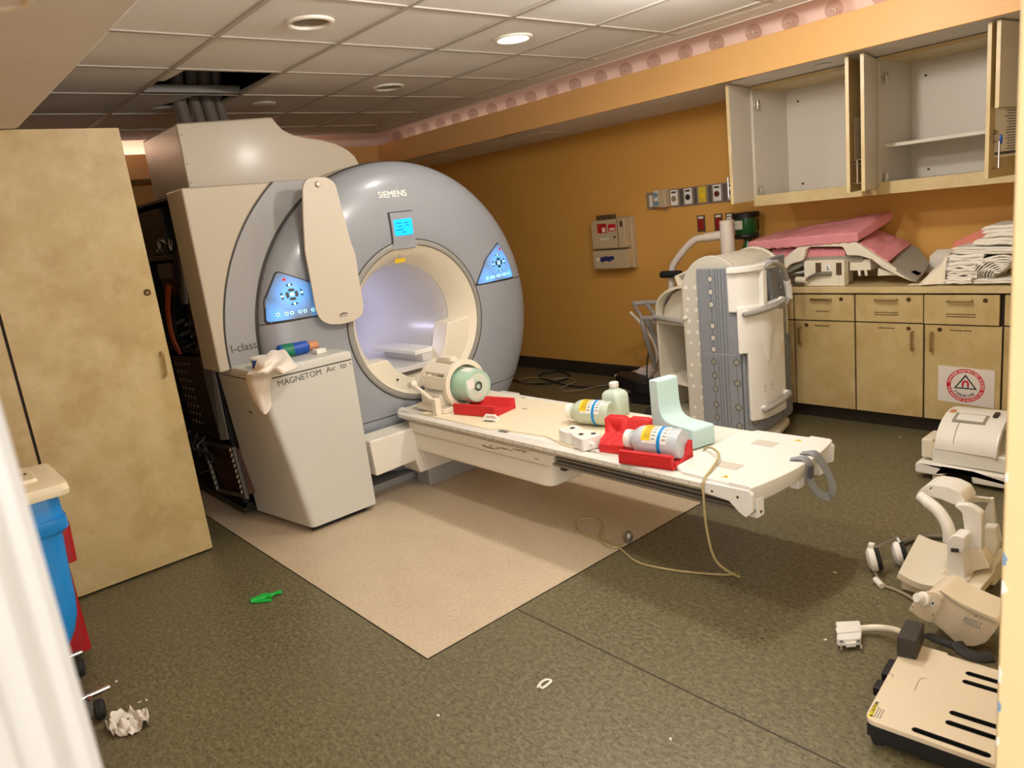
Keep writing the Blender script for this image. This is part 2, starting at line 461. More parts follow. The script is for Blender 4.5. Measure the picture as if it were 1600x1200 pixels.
for i in range(len(xs)-1):
    for j in range(len(ys)-1):
        if (i, j) in ((6,2),): continue
        x1, x0 = xs[i]-.006, xs[i+1]+.006; y0, y1 = ys[j]+.006, ys[j+1]-.006
        zt = ZC + .004
        if (i, j) == (7,2):
            # tile with a corner cut out for the hoses
            MB().prism([(x0,y0,zt),(x1,y0,zt),(x1,y1,zt),(x1-.04,y1,zt),(x1-.04,y0+.33,zt),(x0+.17,y0+.20,zt),(x0+.17,y1,zt),(x0,y1,zt)], (0,0,.018)).build('ceiling_tile', 'tile_white', ce)
            continue
        lamp = [l for l in lamps if x0 < l[0] < x1 and y0 < l[1] < y1]
        if lamp:
            l = lamp[0]; n = 32; t = MB(); inner = []; outer = []
            for k in range(n):
                a = 2*math.pi*k/n; c_, s_ = math.cos(a), math.sin(a)
                inner.append(Vector((l[0]+LR*.9*c_, l[1]+LR*.9*s_, zt)))
                d = min(((x1 if c_ > 0 else x0)-l[0])/c_ if abs(c_) > 1e-6 else 9, ((y1 if s_ > 0 else y0)-l[1])/s_ if abs(s_) > 1e-6 else 9)
                outer.append(Vector((l[0]+d*c_, l[1]+d*s_, zt)))
            U = Vector((0,0,.016))
            t.loft([[p+U for p in inner], inner, outer, [p+U for p in outer]], cap=False)
            t.build('ceiling_tile', 'tile_white', ce)
        else:
            MB().box((x0,y0,zt),(x1,y1,zt+.016)).build('ceiling_tile', 'tile_white', ce)
# leftover strip of tile in the gap, and the bare cross channel beside it
MB().prism([(-4.03,1.425,ZC+.01),(-4.03,1.50,ZC+.01),(-4.35,1.475,ZC+.01),(-4.37,1.425,ZC+.01)], (0,0,.016)).build('tile_scrap', 'tile_white', ce)
MB().box((-4.66,1.43,ZC+.0),(-4.60,1.99,ZC+.045)).build('cross_channel', 'metal_grey', ce, bevel=.003)
MB().cyl((-4.3,1.72,ZC+.01),(-4.3,1.70,2.86),.004).build('hanger_wire', 'metal_dark', ce)
# ceiling margin and perimeter slot
mg = MB(); mg.box((-6.34,3.87,ZC+.003),(-.25,4.06,ZC+.03)); mg.box((-6.42,.0,ZC+.003),(-6.30,4.06,ZC+.03)); mg.build('ceiling_margin', 'ceiling_white', ce)
mk = MB(); mk.box((-6.45,4.05,ZC+.0),(-.25,4.062,2.80)); mk.box((-6.432,.0,ZC+.0),(-6.42,4.06,2.80)); mk.build('slot_lip', 'ceiling_white', ce)
# ---- dropped soffits with the light coves on top
t1 = MB(); t1.box((-7.0,4.16,2.20),(-.40,YB,2.215)); 
so = struct(t1.build('trim_1', 'ceiling_white', origin=(-4,4.6,2.2)))
MB().box((-6.62,4.145,2.195),(-.40,4.165,2.39)).build('soffit_fascia', 'fascia_orange', so, bevel=.003)
MB().box((-6.62,4.165,2.345),(-.40,YB,2.36)).build('cove_shelf', 'cove_pink', so)
MB().box((-7.0,4.44,2.36),(-.40,4.46,2.80)).build('cove_back', 'cove_pink', so)
MB().box((-7.0,4.04,2.80),(-.40,4.46,2.815)).build('cove_lid', 'cove_pink', so)
t2 = MB(); t2.box((-7.0,-.5,2.20),(-6.60,4.16,2.215))
so2 = struct(t2.build('trim_6', 'ceiling_white', origin=(-6.8,2,2.2)))
MB().box((-6.605,-.5,2.195),(-6.585,4.145,2.39)).build('soffit_fascia', 'fascia_orange', so2, bevel=.003)
MB().box((-7.0,-.5,2.345),(-6.605,4.16,2.36)).build('cove_shelf', 'cove_pink', so2)
MB().box((-6.90,-.5,2.36),(-6.88,4.44,2.80)).build('cove_back', 'cove_pink', so2)
MB().box((-6.9,-.5,2.80),(-6.42,4.44,2.815)).build('cove_lid', 'cove_pink', so2)
t3 = struct(MB().box((-7.0,-.6,2.20),(-.40,.68,2.50)).build('trim_2', 'ceiling_white', bevel=.004))
# flush access panels and slits in the soffit underside
for x0, x1, y0, y1 in ((-5.1,-4.55,4.42,4.72),(-6.3,-5.9,4.35,4.6)):
    MB().box((x0,y0,2.192),(x1,y1,2.2)).build('access_panel', 'ceiling_white', so, bevel=.002)
for x0, x1 in ((-4.75,-4.55),(-2.75,-2.55)): MB().box((x0,4.168,2.197),(x1,4.20,2.2)).build('slit', 'gap_dark', so)
MB().lathe((-2.17,4.40,2.199),(0,0,-1),[(.0,0),(.045,0),(.05,.004),(.0,.005)],24).build('puck_light', 'lamp_trim', so)

# ---- recessed lights
def ceiling_light(x, y, on, label, z=ZC, drop=0.0):
    t = thing('ceiling_light', label, 'light', (x, y, z))
    n = 40
    MB().lathe((x,y,z),(0,0,-1),[(LR*.84,-.004),(LR*.86,.007),(LR*.97,.009),(LR*1.06,.005),(LR*1.08,-.003)],n,cap=False).build('trim_ring', 'lamp_trim', t)
    MB().lathe((x,y,z),(0,0,1),[(LR*.85,.0),(LR*.80,.05),(LR*.62,.10)],n,cap=False).build('reflector', 'lamp_trim' if on else 'lamp_off', t)
    MB().lathe((x,y,z+.006 if on else z+.05),(0,0,1),[(0,0),(LR*.80,0),(LR*.80,.004),(0,.004)],n,cap=False).build('lens', 'lamp_glow' if on else 'lamp_off', t)
    if on:
        ld = bpy.data.lights.new('lamp', 'AREA'); ld.shape = 'DISK'; ld.size = LR*1.6; ld.energy = (HALL_W if z > 2.6 else LAMP_W)*on; ld.color = LAMP_C; ld.spread = math.radians(165)
        lo = bpy.data.objects.new('lamp', ld); COL.objects.link(lo); lo.parent = t; lo.location = (0,0,-.012)
    if drop:        # added dome and point fill to brighten upper walls and ceiling
        MB().lathe((x,y,z-.004),(0,0,-1),[(LR*.83,0),(LR*.80,.018),(LR*.60,.034),(LR*.3,.042),(0,.044)],n,cap=False).build('fill_dome', 'lamp_glow', t)
        ld = bpy.data.lights.new('fill_lamp', 'POINT'); ld.energy = FILL_W*drop; ld.color = LAMP_C; ld.shadow_soft_size = .055
        lo = bpy.data.objects.new('fill_lamp', ld); COL.objects.link(lo); lo.parent = t; lo.location = (0,0,-.115)
    return t
ceiling_light(-3.10,1.705,0,'large unlit recessed downlight nearest the white beam')
ceiling_light(-3.10,2.88,.42,'glowing recessed downlight in the tiled ceiling')
ceiling_light(-4.345,2.88,0,'small unlit recessed downlight above the scanner ring')
ceiling_light(-1.84,2.88,.5,'downlight over the foot of the patient table',drop=1.0)
ceiling_light(-1.84,1.705,.5,'downlight over the open floor by the table',drop=1.0)
ceiling_light(-2.14,.36,0,'unlit downlight in the white dropped beam', z=2.2)
ceiling_light(.9,.6,1.2,'downlight in the hall outside', z=2.62)
ceiling_light(.9,2.4,1.0,'second downlight in the hall outside', z=2.62)
sp = MB().lathe((-4.924,2.271,ZC),(0,0,-1),[(0,-.002),(.075,-.002),(.08,.004),(.07,.008),(0,.009)],28)
tag(sp.build('sprinkler_cover', 'tile_white'), 'round flat sprinkler cover plate on the ceiling tiles', 'sprinkler')
# ---- clear globe bulbs standing in the cove
bulb_x = [-6.37,-6.13,-5.89,-5.65,-5.41,-5.17,-4.92,-4.68,-4.44,-4.20,-3.96,-3.71,-3.48,-3.24,-2.99,-2.76,-2.51,-2.28,-2.03,-1.78,-1.54,-1.29]
names = ['leftmost','second','third','fourth','fifth','sixth','seventh','eighth','ninth','tenth','eleventh','twelfth','thirteenth','fourteenth','fifteenth','sixteenth','seventeenth','eighteenth','nineteenth','twentieth','twenty-first','twenty-second']
b0 = None
for i, x in enumerate(bulb_x):
    lab = 'clear glass globe bulb in the orange soffit cove, %s from the scanner end' % (names[i] if i else 'first')
    o = thing('globe_bulb', lab, 'light bulb', (x,4.245,2.36), 'clear globe bulbs along the cove')
    if b0 is None:
        b0 = o
        MB().sphere((x,4.245,2.442),.047,18,12).build('glass_globe', 'bulb_glass', o)
        MB().lathe((x,4.245,2.36),(0,0,1),[(.018,0),(.018,.03),(.014,.04),(0,.04)],12).build('socket', 'brass', o)
        f_ = MB()
        for k in (-1,0,1): f_.sphere((x+k*.014,4.245,2.44),.0035,6,4)
        f_.build('highlight_bead', 'chrome', o)  # chrome beads stand in for lamp highlights on the glass
    else:
        for ch in list(b0.children):
            c = ch.copy(); COL.objects.link(c); c.parent = o
# added warm fill strips that brighten the coves, hidden from below by the fascia
def add_cove_fill(label, c, sx, sy, w):
    t = thing('cove_fill_strip', label, 'fill light', c)
    lx, ly = sx/2, sy/2; c = Vector(c)
    MB().box((c.x-lx,c.y-ly,c.z),(c.x+lx,c.y+ly,c.z+.012)).build('channel', 'lamp_trim', t)
    ld = bpy.data.lights.new('cove_fill', 'AREA'); ld.shape = 'RECTANGLE'; ld.size = sx; ld.size_y = sy; ld.energy = w; ld.color = (1.0,.80,.66)
    lo = bpy.data.objects.new('cove_fill', ld); COL.objects.link(lo); lo.parent = t; lo.location = (0,0,.016); lo.rotation_euler = (math.pi,0,0)
add_cove_fill('added fill strip in the cove over the counter wall',(-3.5,4.375,2.361),6.0,.03,2.6)
add_cove_fill('added fill strip in the far cove behind the scanner',(-6.80,1.6,2.361),.03,3.6,8.0)
for x, y, z, w in ((-1.30,4.32,2.47,4.0),(-6.74,1.15,2.47,8.0)):
    ld = bpy.data.lights.new('cove_lamp', 'POINT'); ld.energy = w; ld.color = (1.0,.74,.52); ld.shadow_soft_size = .045
    lo = bpy.data.objects.new('cove_lamp', ld); COL.objects.link(lo); lo.location = (x,y,z)
o = thing('globe_bulb', 'glowing globe bulb in the far cove behind the tall cabinet', 'light bulb', (-6.74,1.15,2.36), 'clear globe bulbs along the cove')
for ch in list(b0.children):
    c = ch.copy(); COL.objects.link(c); c.parent = o
# ================================================================== TALL CABINET AT THE LEFT
t = thing('tall_cabinet', 'tall floor-to-soffit cabinet with mottled tan laminate doors at the left', 'cabinet', (-4.3,.43,0))
MB().box((-4.62,-.48,.06),(-4.022,1.085,2.19)).build('body', 'laminate', t)
MB().box((-4.60,-.47,0),(-4.06,1.06,.06)).build('toe_kick', 'gap_dark', t)
d = MB().box((-4.020,.436,.012),(-4.0,1.096,2.197)).build('door', 'laminate', t, bevel=.0015)
MB().tube([(-3.998,1.056,1.105),(-3.970,1.056,1.100),(-3.970,1.050,.99),(-3.998,1.050,.985)], .0075, 10).build('handle', 'brass', d)
lk = MB(); lk.lathe((-4.0,1.057,1.412),(1,0,0),[(0,.004),(.009,.004),(.013,.007),(.016,.004),(.016,0),(0,0)],20); 
lk.build('lock', 'bronze', d)
d = MB().box((-4.020,-.24,.012),(-4.0,.424,2.197)).build('door', 'laminate', t, bevel=.0015)
MB().tube([(-3.998,-.20,1.105),(-3.970,-.20,1.100),(-3.970,-.20,.99),(-3.998,-.20,.985)], .0075, 10).build('handle', 'brass', d)
MB().box((-4.0215,.424,.05),(-4.010,.436,2.19)).build('door_gap', 'gap_dark', t)
# ================================================================== THE SCANNER
SY, SZ, SR = 2.56, 1.0, .98
sc = thing('mri_scanner', 'large MRI scanner with round blue-grey front ring and cream bore', 'scanner', (-4.4,SY,0))
DOME = [(.49,-3.902),(.52,-3.893),(.60,-3.890),(.72,-3.897),(.82,-3.912),(.89,-3.932),(.935,-3.955),(.962,-3.980),(.977,-4.005),(.98,-4.03)]
def dome_x(r):
    if r <= DOME[0][0]: return DOME[0][1]
    for (r0, x0), (r1, x1) in zip(DOME, DOME[1:]):
        if r <= r1: return x0 + (x1-x0)*(r-r0)/(r1-r0)
    return DOME[-1][1]
def on_dome(y, z, off=0.0): return Vector((dome_x(math.hypot(y-SY, z-SZ)) + off, y, z))
def dome_patch(pts, off, rings=6, back=.006):
    """closed patch that follows the curved front cover; pts are (y, z)"""
    P = []
    m = len(pts)
    for i in range(m):      # refine the outline
        a = pts[i]; b = pts[(i+1) % m]
        k = max(1, int(math.hypot(b[0]-a[0], b[1]-a[1])/.03))
        for j in range(k): P.append((a[0]+(b[0]-a[0])*j/k, a[1]+(b[1]-a[1])*j/k))
    cy = sum(p[0] for p in P)/len(P); cz = sum(p[1] for p in P)/len(P)
    R_ = [[on_dome(p[0], p[1], -back) for p in P]]
    for k in range(rings+1):
        s = 1 - k/rings*.97
        R_.append([on_dome(cy+(p[0]-cy)*s, cz+(p[1]-cz)*s, off) for p in P])
    return MB().loft(R_, True)
def r2(pts, r, n=4): return [(p.x, p.y) for p in rounded([(a, b, 0) for a, b in pts], r, n)]
# front ring cut into three covers by two level joints
def ring_piece(zlo, zhi, name):
    m = MB().lathe((0,SY,SZ),(1,0,0),[(.49,-3.94)] + DOME + [(.98,-4.075),(.955,-4.08)],128,cap=False)
    ob = m.build(name, 'gantry_blue', sc)
    bm = bmesh.new(); bm.from_mesh(ob.data); og = ORG[sc.name]
    for zc, nz in ((zlo, -1), (zhi, 1)):
        bmesh.ops.bisect_plane(bm, geom=bm.verts[:]+bm.edges[:]+bm.faces[:], plane_co=(0,0,zc-og.z), plane_no=(0,0,nz), clear_outer=True)
    bm.to_mesh(ob.data); bm.free(); ob.data.set_sharp_from_angle(angle=math.radians(40))
    return ob
ring_piece(1.148, 3, 'upper_cover'); ring_piece(.462, 1.143, 'middle_cover'); ring_piece(-1, .457, 'lower_cover')
MB().lathe((0,SY,SZ),(1,0,0),[(.495,-3.93),(.60,-3.905),(.80,-3.925),(.95,-3.99),(.97,-4.07)],96,cap=False).build('cover_backing', 'joint_dark', sc)
MB().lathe((0,SY,SZ),(1,0,0),[(.95,-4.078),(.985,-4.078),(.988,-4.09),(.988,-4.36),(.97,-4.37),(.5,-4.37)],96,cap=False).build('rear_drum', 'cover_beige', sc)
MB().lathe((0,SY,SZ),(1,0,0),[(.93,-4.36),(.93,-5.45),(.90,-5.5),(.33,-5.5)],72,cap=False).build('magnet_body', 'cover_beige', sc)
MB().lathe((0,SY,SZ),(1,0,0),[(.940,-4.09),(.988,-4.075),(.988,-4.08)],96,cap=False).build('ring_joint', 'joint_dark', sc)
# bore : grey rim, cream funnel, inner tube
MB().lathe((0,SY,SZ),(1,0,0),[(.500,-3.915),(.498,-3.893),(.488,-3.886),(.470,-3.887),(.463,-3.897),(.463,-3.92)],96,cap=False).build('bore_rim', 'rim_grey', sc)
MB().lathe((0,SY,SZ),(1,0,0),[(.504,-3.92),(.504,-3.894),(.497,-3.893)],96,cap=False).build('rim_joint', 'joint_dark', sc)
MB().lathe((0,SY,SZ),(1,0,0),[(.462,-3.896),(.452,-3.908),(.425,-3.94),(.398,-3.985),(.376,-4.035),(.360,-4.085)],96,cap=False).build('bore_funnel', 'cream', sc)
MB().lathe((0,SY,SZ),(1,0,0),[(.362,-4.085),(.362,-4.088)],96,cap=False).build('funnel_joint', 'joint_dark', sc)
MB().lathe((0,SY,SZ),(1,0,0),[(.360,-4.088),(.345,-4.13),(.335,-4.22),(.335,-5.50)],96,cap=False).build('bore_tube', 'bore_white', sc)
MB().lathe((-5.49,SY,SZ),(1,0,0),[(0,0),(.34,0)],48,cap=False).build('bore_end', 'bore_white', sc)
# bore floor : rails, ledge and stepped side pieces
b = MB(); b.box((-5.48,SY-.18,.672),(-4.02,SY+.18,.706)); b.build('bore_shelf', 'bore_white', sc, bevel=.006)
MB().prism([(-4.66,SY+.10,.755),(-4.62,SY+.04,.755),(-4.06,SY+.04,.755),(-4.06,SY+.21,.755),(-4.5,SY+.21,.755)],(0,0,.030)).build('bore_rail', 'white_plastic', sc, bevel=.006)
MB().box((-4.52,SY+.08,.706),(-4.04,SY+.20,.755)).build('rail_support', 'bore_white', sc, bevel=.005)
MB().cyl((-4.66,SY+.085,.77),(-4.645,SY+.06,.77),.007,n=8).build('rail_tip', 'ink_dark', sc)
b = MB(); b.prism([(-3.92,SY-.42,.80),(-3.92,SY-.25,.80),(-3.92,SY-.20,.72),(-3.92,SY-.12,.66),(-3.92,SY+.02,.62),(-3.92,SY+.02,.545),(-3.92,SY-.12,.565),(-3.92,SY-.27,.64),(-3.92,SY-.38,.745)],(-.14,0,0)); b.build('funnel_step', 'cream', sc, bevel=.008)
b = MB(); b.prism([(-3.93,SY+.43,.955),(-3.93,SY+.24,.94),(-3.93,SY+.20,.80),(-3.93,SY+.10,.66),(-3.93,SY+.10,.57),(-3.93,SY+.25,.62),(-3.93,SY+.38,.76)],(-.16,0,0)); b.build('funnel_step', 'cream', sc, bevel=.01)
MB().cyl((-3.905,SY-.21,.665),(-3.915,SY-.21,.665),.006,n=10).build('screw_hole', 'ink_dark', sc)
# sensor fairing and its sticker at the top of the funnel
b = MB(); b.loft([[Vector((-3.89,SY-.075*s+.0,1.462)),Vector((-3.89,SY+.075*s,1.462)),Vector((-3.955,SY+.03*s,1.405)),Vector((-3.955,SY-.03*s,1.405))] for s in (1,.0)][:1]*1 + [[Vector((-3.93,SY-.08,1.475)),Vector((-3.93,SY+.08,1.475)),Vector((-3.99,SY+.03,1.412)),Vector((-3.99,SY-.03,1.412))]], True); b.build('sensor_fairing', 'cream', sc, bevel=.004)
b = MB(); b.add([PX(617,405,-3.958),PX(634,403,-3.958),PX(632,409,-3.966),PX(618,412,-3.966)],[(0,1,2,3)]); b.build('laser_sticker', 'label_yellow', sc, fix=False)
# screen panel
dp = dome_patch(r2([(2.452,1.668),(2.613,1.668),(2.610,1.452),(2.452,1.452)],.006), .016, 4).build('display_panel', 'gantry_blue', sc)
fr = dome_patch(r2([(2.446,1.674),(2.619,1.674),(2.616,1.449),(2.446,1.449)],.006), .004, 4).build('display_joint', 'joint_dark', sc)
s_ = dome_patch(r2([(2.466,1.627),(2.598,1.627),(2.596,1.530),(2.466,1.530)],.012), .0185, 3).build('screen', 'screen_blue', dp)
lo_ = MB()
for k, (y, z, w) in enumerate(((2.50,1.603,.04),(2.552,1.603,.03),(2.505,1.585,.028),(2.56,1.588,.02),(2.50,1.565,.05),(2.53,1.550,.03))):
    p = on_dome(y, z, .0205); lo_.cbox(p, (.0012,w,.0045))
lo_.build('screen_text', 'screen_dark', s_)
# raised maker's name
text('lettering', 'SIEMENS', 'letter_white', on_dome(2.405,1.760,.003), (0,1,0), (-.19,0,1), .054, sc, depth=.0025)
# keypads
def keypad_panel(outline, cen, row, n, side):
    z0 = row[0][1]
    p0 = on_dome(*cen); pr = [on_dome(*r) for r in row]
    mm = keypad('keypad_glow_' + side, tuple(p0), [tuple(pr[0]), tuple(pr[1])])
    dome_patch(r2([(a+(a-cen[0])*.07, b_+(b_-cen[1])*.07) for a, b_ in outline],.02), .0025).build('keypad_joint', 'joint_dark', sc)
    kp = dome_patch(r2(outline, .018), .007).build('control_panel', mm, sc)
    # ring of four keys with a bright hub
    for q in range(4):
        a0 = math.radians(45 + 90*q + 10 - 90); a1 = math.radians(45 + 90*q + 80 - 90)
        o = [(cen[0]+.033*math.cos(a0+(a1-a0)*k/5), cen[1]+.033*math.sin(a0+(a1-a0)*k/5)) for k in range(6)]
        i = [(cen[0]+.017*math.cos(a1-(a1-a0)*k/5), cen[1]+.017*math.sin(a1-(a1-a0)*k/5)) for k in range(6)]
        dome_patch(o+i, .0095, 1, 0).build('button', 'ink_grey', kp)
    for q in range(4):
        a = math.radians(90*q + 4); cy, cz = cen[0]+.053*math.cos(a), cen[1]+.053*math.sin(a)
        ty, tz = -math.sin(a), math.cos(a)
        for s in (-1,1):
            bse = (cy+ty*.006*s, cz+tz*.006*s); tip = (cy+ty*.021*s, cz+tz*.021*s); nx, nz_ = math.cos(a)*.008, math.sin(a)*.008
            dome_patch([(bse[0]+nx, bse[1]+nz_), tip, (bse[0]-nx, bse[1]-nz_)], .0095, 1, 0).build('arrow_button', 'button_dark', kp)
        dome_patch([(cy+.006*math.cos(k), cz+.006*math.sin(k)) for k in [j*math.pi/4 for j in range(8)]], .0092, 1, 0).build('key_light', 'button_lit', kp)
    dome_patch([(cen[0]+.009*math.cos(k), cen[1]+.009*math.sin(k)) for k in [j*math.pi/5 for j in range(10)]], .0095, 1, 0).build('hub_button', 'button_lit', kp)
    for k in range(n):
        f = k/(n-1); f = f*.94 + (.03 if k % 2 else 0)
        y = row[0][0] + (row[1][0]-row[0][0])*f; z = row[0][1] + (row[1][1]-row[0][1])*f
        dome_patch([(y+.0085*math.cos(j*math.pi/5), z+.0085*math.sin(j*math.pi/5)) for j in range(10)], .0092, 1, 0).build('key_light', 'button_lit', kp)
        dome_patch([(y+.006*math.cos(j*math.pi/4), z+.005*math.sin(j*math.pi/4)) for j in range(8)], .0105, 1, 0).build('button', 'button_dark', kp)
    return kp
kp = keypad_panel([(1.722,1.420),(1.640,1.280),(1.618,1.158),(2.020,1.152),(1.905,1.325)], (1.768,1.290), ((1.675,1.192),(1.945,1.186)), 8, 'left')
dome_patch([(1.745+.008*math.cos(j), 1.375+.008*math.sin(j)) for j in [k*math.pi/5 for k in range(10)]], .0095, 1, 0).build('stop_button', 'led_red', kp)
kp = keypad_panel([(3.290,1.400),(3.365,1.270),(3.392,1.158),(3.050,1.152),(3.150,1.305)], (3.262,1.270), ((3.140,1.180),(3.355,1.188)), 8, 'right')
dome_patch([(3.293+.008*math.cos(j), 1.358+.008*math.sin(j)) for j in [k*math.pi/5 for k in range(10)]], .0095, 1, 0).build('stop_button', 'led_red', kp)
# flat side cover with the curved grey band
XS = -4.03
def arc(r, a0, a1, n, x): return [Vector((x, SY + r*math.cos(a0+(a1-a0)*k/n), SZ + r*math.sin(a0+(a1-a0)*k/n))) for k in range(n+1)]
at_top = lambda r: math.pi - math.asin((1.905-SZ)/r)
lo_z = .93
pts = [Vector((XS,1.335,lo_z)), Vector((XS,1.335,1.905))] + arc(1.165, at_top(1.165), math.pi+math.asin((SZ-lo_z)/1.165), 28, XS)
MB().prism(rounded(pts[:2],0) + pts[2:], (-.26,0,0)).build('side_cover', 'cover_beige', sc, bevel=.012)
bnd = arc(1.160, at_top(1.160), math.pi+math.asin((SZ-lo_z)/1.160), 28, XS+.002) + arc(.99, math.pi+math.asin((SZ-lo_z)/.99), at_top(.99), 28, XS+.002)
MB().prism(bnd, (-.20,0,0)).build('side_band', 'gantry_grey', sc, bevel=.004)
MB().prism(arc(1.168, at_top(1.168), math.pi+math.asin((SZ-lo_z)/1.168), 28, XS-.003) + arc(1.155, math.pi+math.asin((SZ-lo_z)/1.155), at_top(1.155), 28, XS-.003), (-.05,0,0)).build('band_joint', 'joint_dark', sc)
MB().prism(arc(.995, at_top(.985)+.02, math.pi+math.asin((SZ-lo_z)/.985), 28, XS+.006) + arc(.975, math.pi+math.asin((SZ-lo_z)/.985), at_top(.985)+.02, 28, XS+.006), (-.06,0,0)).build('band_joint', 'joint_dark', sc)
text('lettering', 'I-class', 'ink_grey', PX(361,552,XS+.003), (0,1,0), (0,0,1), .062, sc, depth=.0004)
# top turret with sloping shoulder
TX = -4.30
prof = [(1.467,1.90),(1.467,2.262),(2.02,2.292)] + [(2.045,2.255),(2.075,2.22),(2.13,2.192),(2.20,2.175),(2.30,2.160),(2.40,2.135),(2.48,2.095),(2.53,2.05),(2.56,1.98),(2.56,1.90)]
MB().prism([(TX,y,z) for y, z in prof], (-.64,0,0)).build('turret', 'cover_beige', sc, bevel=.012)
for z in (1.95,2.05,2.2): MB().lathe((TX+.001,1.485,z),(1,0,0),[(0,.001),(.005,.001),(.005,0),(0,0)],10).build('screw', 'metal_grey', sc)
# plinth
MB().box((-5.4,1.75,0),(-3.93,3.35,.05)).build('plinth', 'gantry_grey', sc, bevel=.006)
# ---- opened equipment bay on the left side
ey = 1.42
bay = sc
MB().box((-5.35,1.78,.10),(-4.26,1.86,1.90)).build('bay_back', 'bay_dark', bay)
MB().box((-5.40,ey,.05),(-5.355,1.86,1.90)).build('bay_side', 'bay_dark', bay)
MB().box((-5.35,ey+.0,1.885),(-4.28,1.80,1.90)).build('bay_roof', 'metal_dark', bay)
MB().box((-4.300,ey-.03,.92),(-4.285,1.6,1.90)).build('cover_lip', 'metal_dark', bay)
fr = MB()
for x in (-5.33,-4.36): fr.box((x-.02,ey,.05),(x+.02,ey+.04,1.89))
for z in (.05,.98,1.55): fr.box((-5.33,ey,z),(-4.30,ey+.04,z+.03))
fr.build('bay_frame', 'metal_dark', bay, bevel=.003)
MB().box((-5.28,ey+.02,1.585),(-4.80,1.75,1.86)).build('power_module', 'metal_dark', bay, bevel=.008)
MB().cyl((-4.70,ey+.06,1.60),(-4.655,ey+.02,1.28),.035,.035,14).build('filter_tube', 'metal_grey', bay)
MB().cyl((-4.58,ey+.10,1.58),(-4.55,ey+.08,1.34),.045,.045,14).build('filter_tube', 'metal_dark', bay)
b = MB(); b.box((-5.12,ey+.03,1.335),(-4.84,1.70,1.535)); b.build('relay_box', 'copper_brown', bay, bevel=.006)
MB().box((-5.115,ey+.025,1.44),(-4.845,ey+.03,1.53)).build('relay_plate', 'metal_grey', bay)
for k in range(4): MB().box((-4.95+.0*k,ey+.10,1.02+.075*k),(-4.42,1.72,1.075+.075*k)).build('busbar_shelf', 'copper_brown', bay, bevel=.004)
for k in range(9):
    x = -4.98 + .065*k; z = 1.03 + .07*((k*5) % 3)
    c = MB(); c.cyl((x,ey+.06,z),(x+.01,ey+.005,z-.01),.012,.009,8); c.sphere((x+.012,ey,z-.014),.010,8,5); c.build('terminal', 'metal_grey', bay)
for k in range(7):          # coil of loose wires on the module
    r = .10 + .006*k
    P_ = [(-4.80 + r*math.cos(a)*1.0 + .01*k, ey - .005 + .012*math.sin(3*a+k), 1.585 + .6*r*abs(math.sin(a)) + .02) for a in [math.pi*j/14 for j in range(15)]]
    MB().tube(P_, .004, 6).build('loose_wire', 'cable_white' if k % 3 else 'black_rubber', bay)
for k in range(3):
    dx = .022*k
    P_ = spline([(-4.86+dx,ey-.01,1.40),(-4.95+dx,ey-.02,1.25),(-4.98+dx,ey-.02,1.08),(-4.97+dx,ey,.96)], 6)
    MB().tube(P_, .010, 8).build('power_cable', 'cable_orange', bay)
MB().tube(spline([(-4.60,ey-.01,1.62),(-4.62,ey-.02,1.40),(-4.80,ey-.02,1.28),(-4.86,ey-.02,1.10),(-4.74,ey-.01,1.0)],8), .007, 8).build('power_cable', 'black_rubber', bay)
MB().tube(spline([(-5.02,ey-.01,1.34),(-5.08,ey-.02,1.15),(-5.09,ey-.01,.98)],8), .005, 8).build('power_cable', 'black_rubber', bay)
# perforated sheet metal guard, tilted
g0 = [PY(268,557,1.36), PY(312,560,1.36), PY(345,688,1.36), PY(303,672,1.36)]
pg = MB().prism(g0, (0,.02,0)).build('perforated_guard', 'metal_dark', bay, bevel=.004)
MB().prism([g0[1], g0[1]+Vector((.10,.03,.03)), g0[2]+Vector((.03,.03,0)), g0[2]], (0,.01,0)).build('guard_flange', 'metal_grey', bay)
for r in range(8):
    for c in range(4 if r else 5):
        f = (r+.8)/9.2; g = .10 + .12*c + .02*(r % 2)
        p = (g0[0]*(1-g)+g0[1]*g)*(1-f) + (g0[3]*(1-g)+g0[2]*g)*f
        MB().lathe(p+Vector((0,-.0012,0)),(0,-1,0),[(0,0),(.0085,0),(.0085,.0006),(0,.0006)],8).build('guard_hole', 'cable_white', bay)
# radiator frame low in the bay
q = [PY(318,692,1.40), PY(366,702,1.40), PY(386,776,1.40), PY(341,766,1.40)]
for i in range(4): MB().tube([q[i], q[(i+1) % 4]], .014, 6).build('radiator_frame', 'metal_grey', bay)
MB().prism([p*.96+sum(q,Vector())/4*.04+Vector((0,.02,0)) for p in q], (0,.05,0)).build('radiator_core', 'copper_brown', bay)
for k in range(9):
    f = (k+.5)/9
    for a, b_ in ((0,3),(1,2)):
        p = q[a]*(1-f)+q[b_]*f + Vector(((.03 if a == 0 else -.04),-.012,0))
        MB().cyl(p, p+Vector((.012,0,.02)),.006,n=6).build('fin_clip', 'cable_white', bay)
for k in range(6):
    P_ = spline([(-4.95+.07*k,1.38+.02*(k%2),.46),(-4.90+.05*k,1.33,.42-.02*(k%3)),(-4.80+.05*k,1.36,.37),(-4.86+.06*k,1.38,.30)],6)
    MB().tube(P_, .007, 6).build('coolant_hose', 'black_rubber' if k % 2 else 'metal_grey', bay)
MB().box((-5.3,1.40,.03),(-4.3,1.80,.06)).build('bay_sill', 'metal_dark', bay)
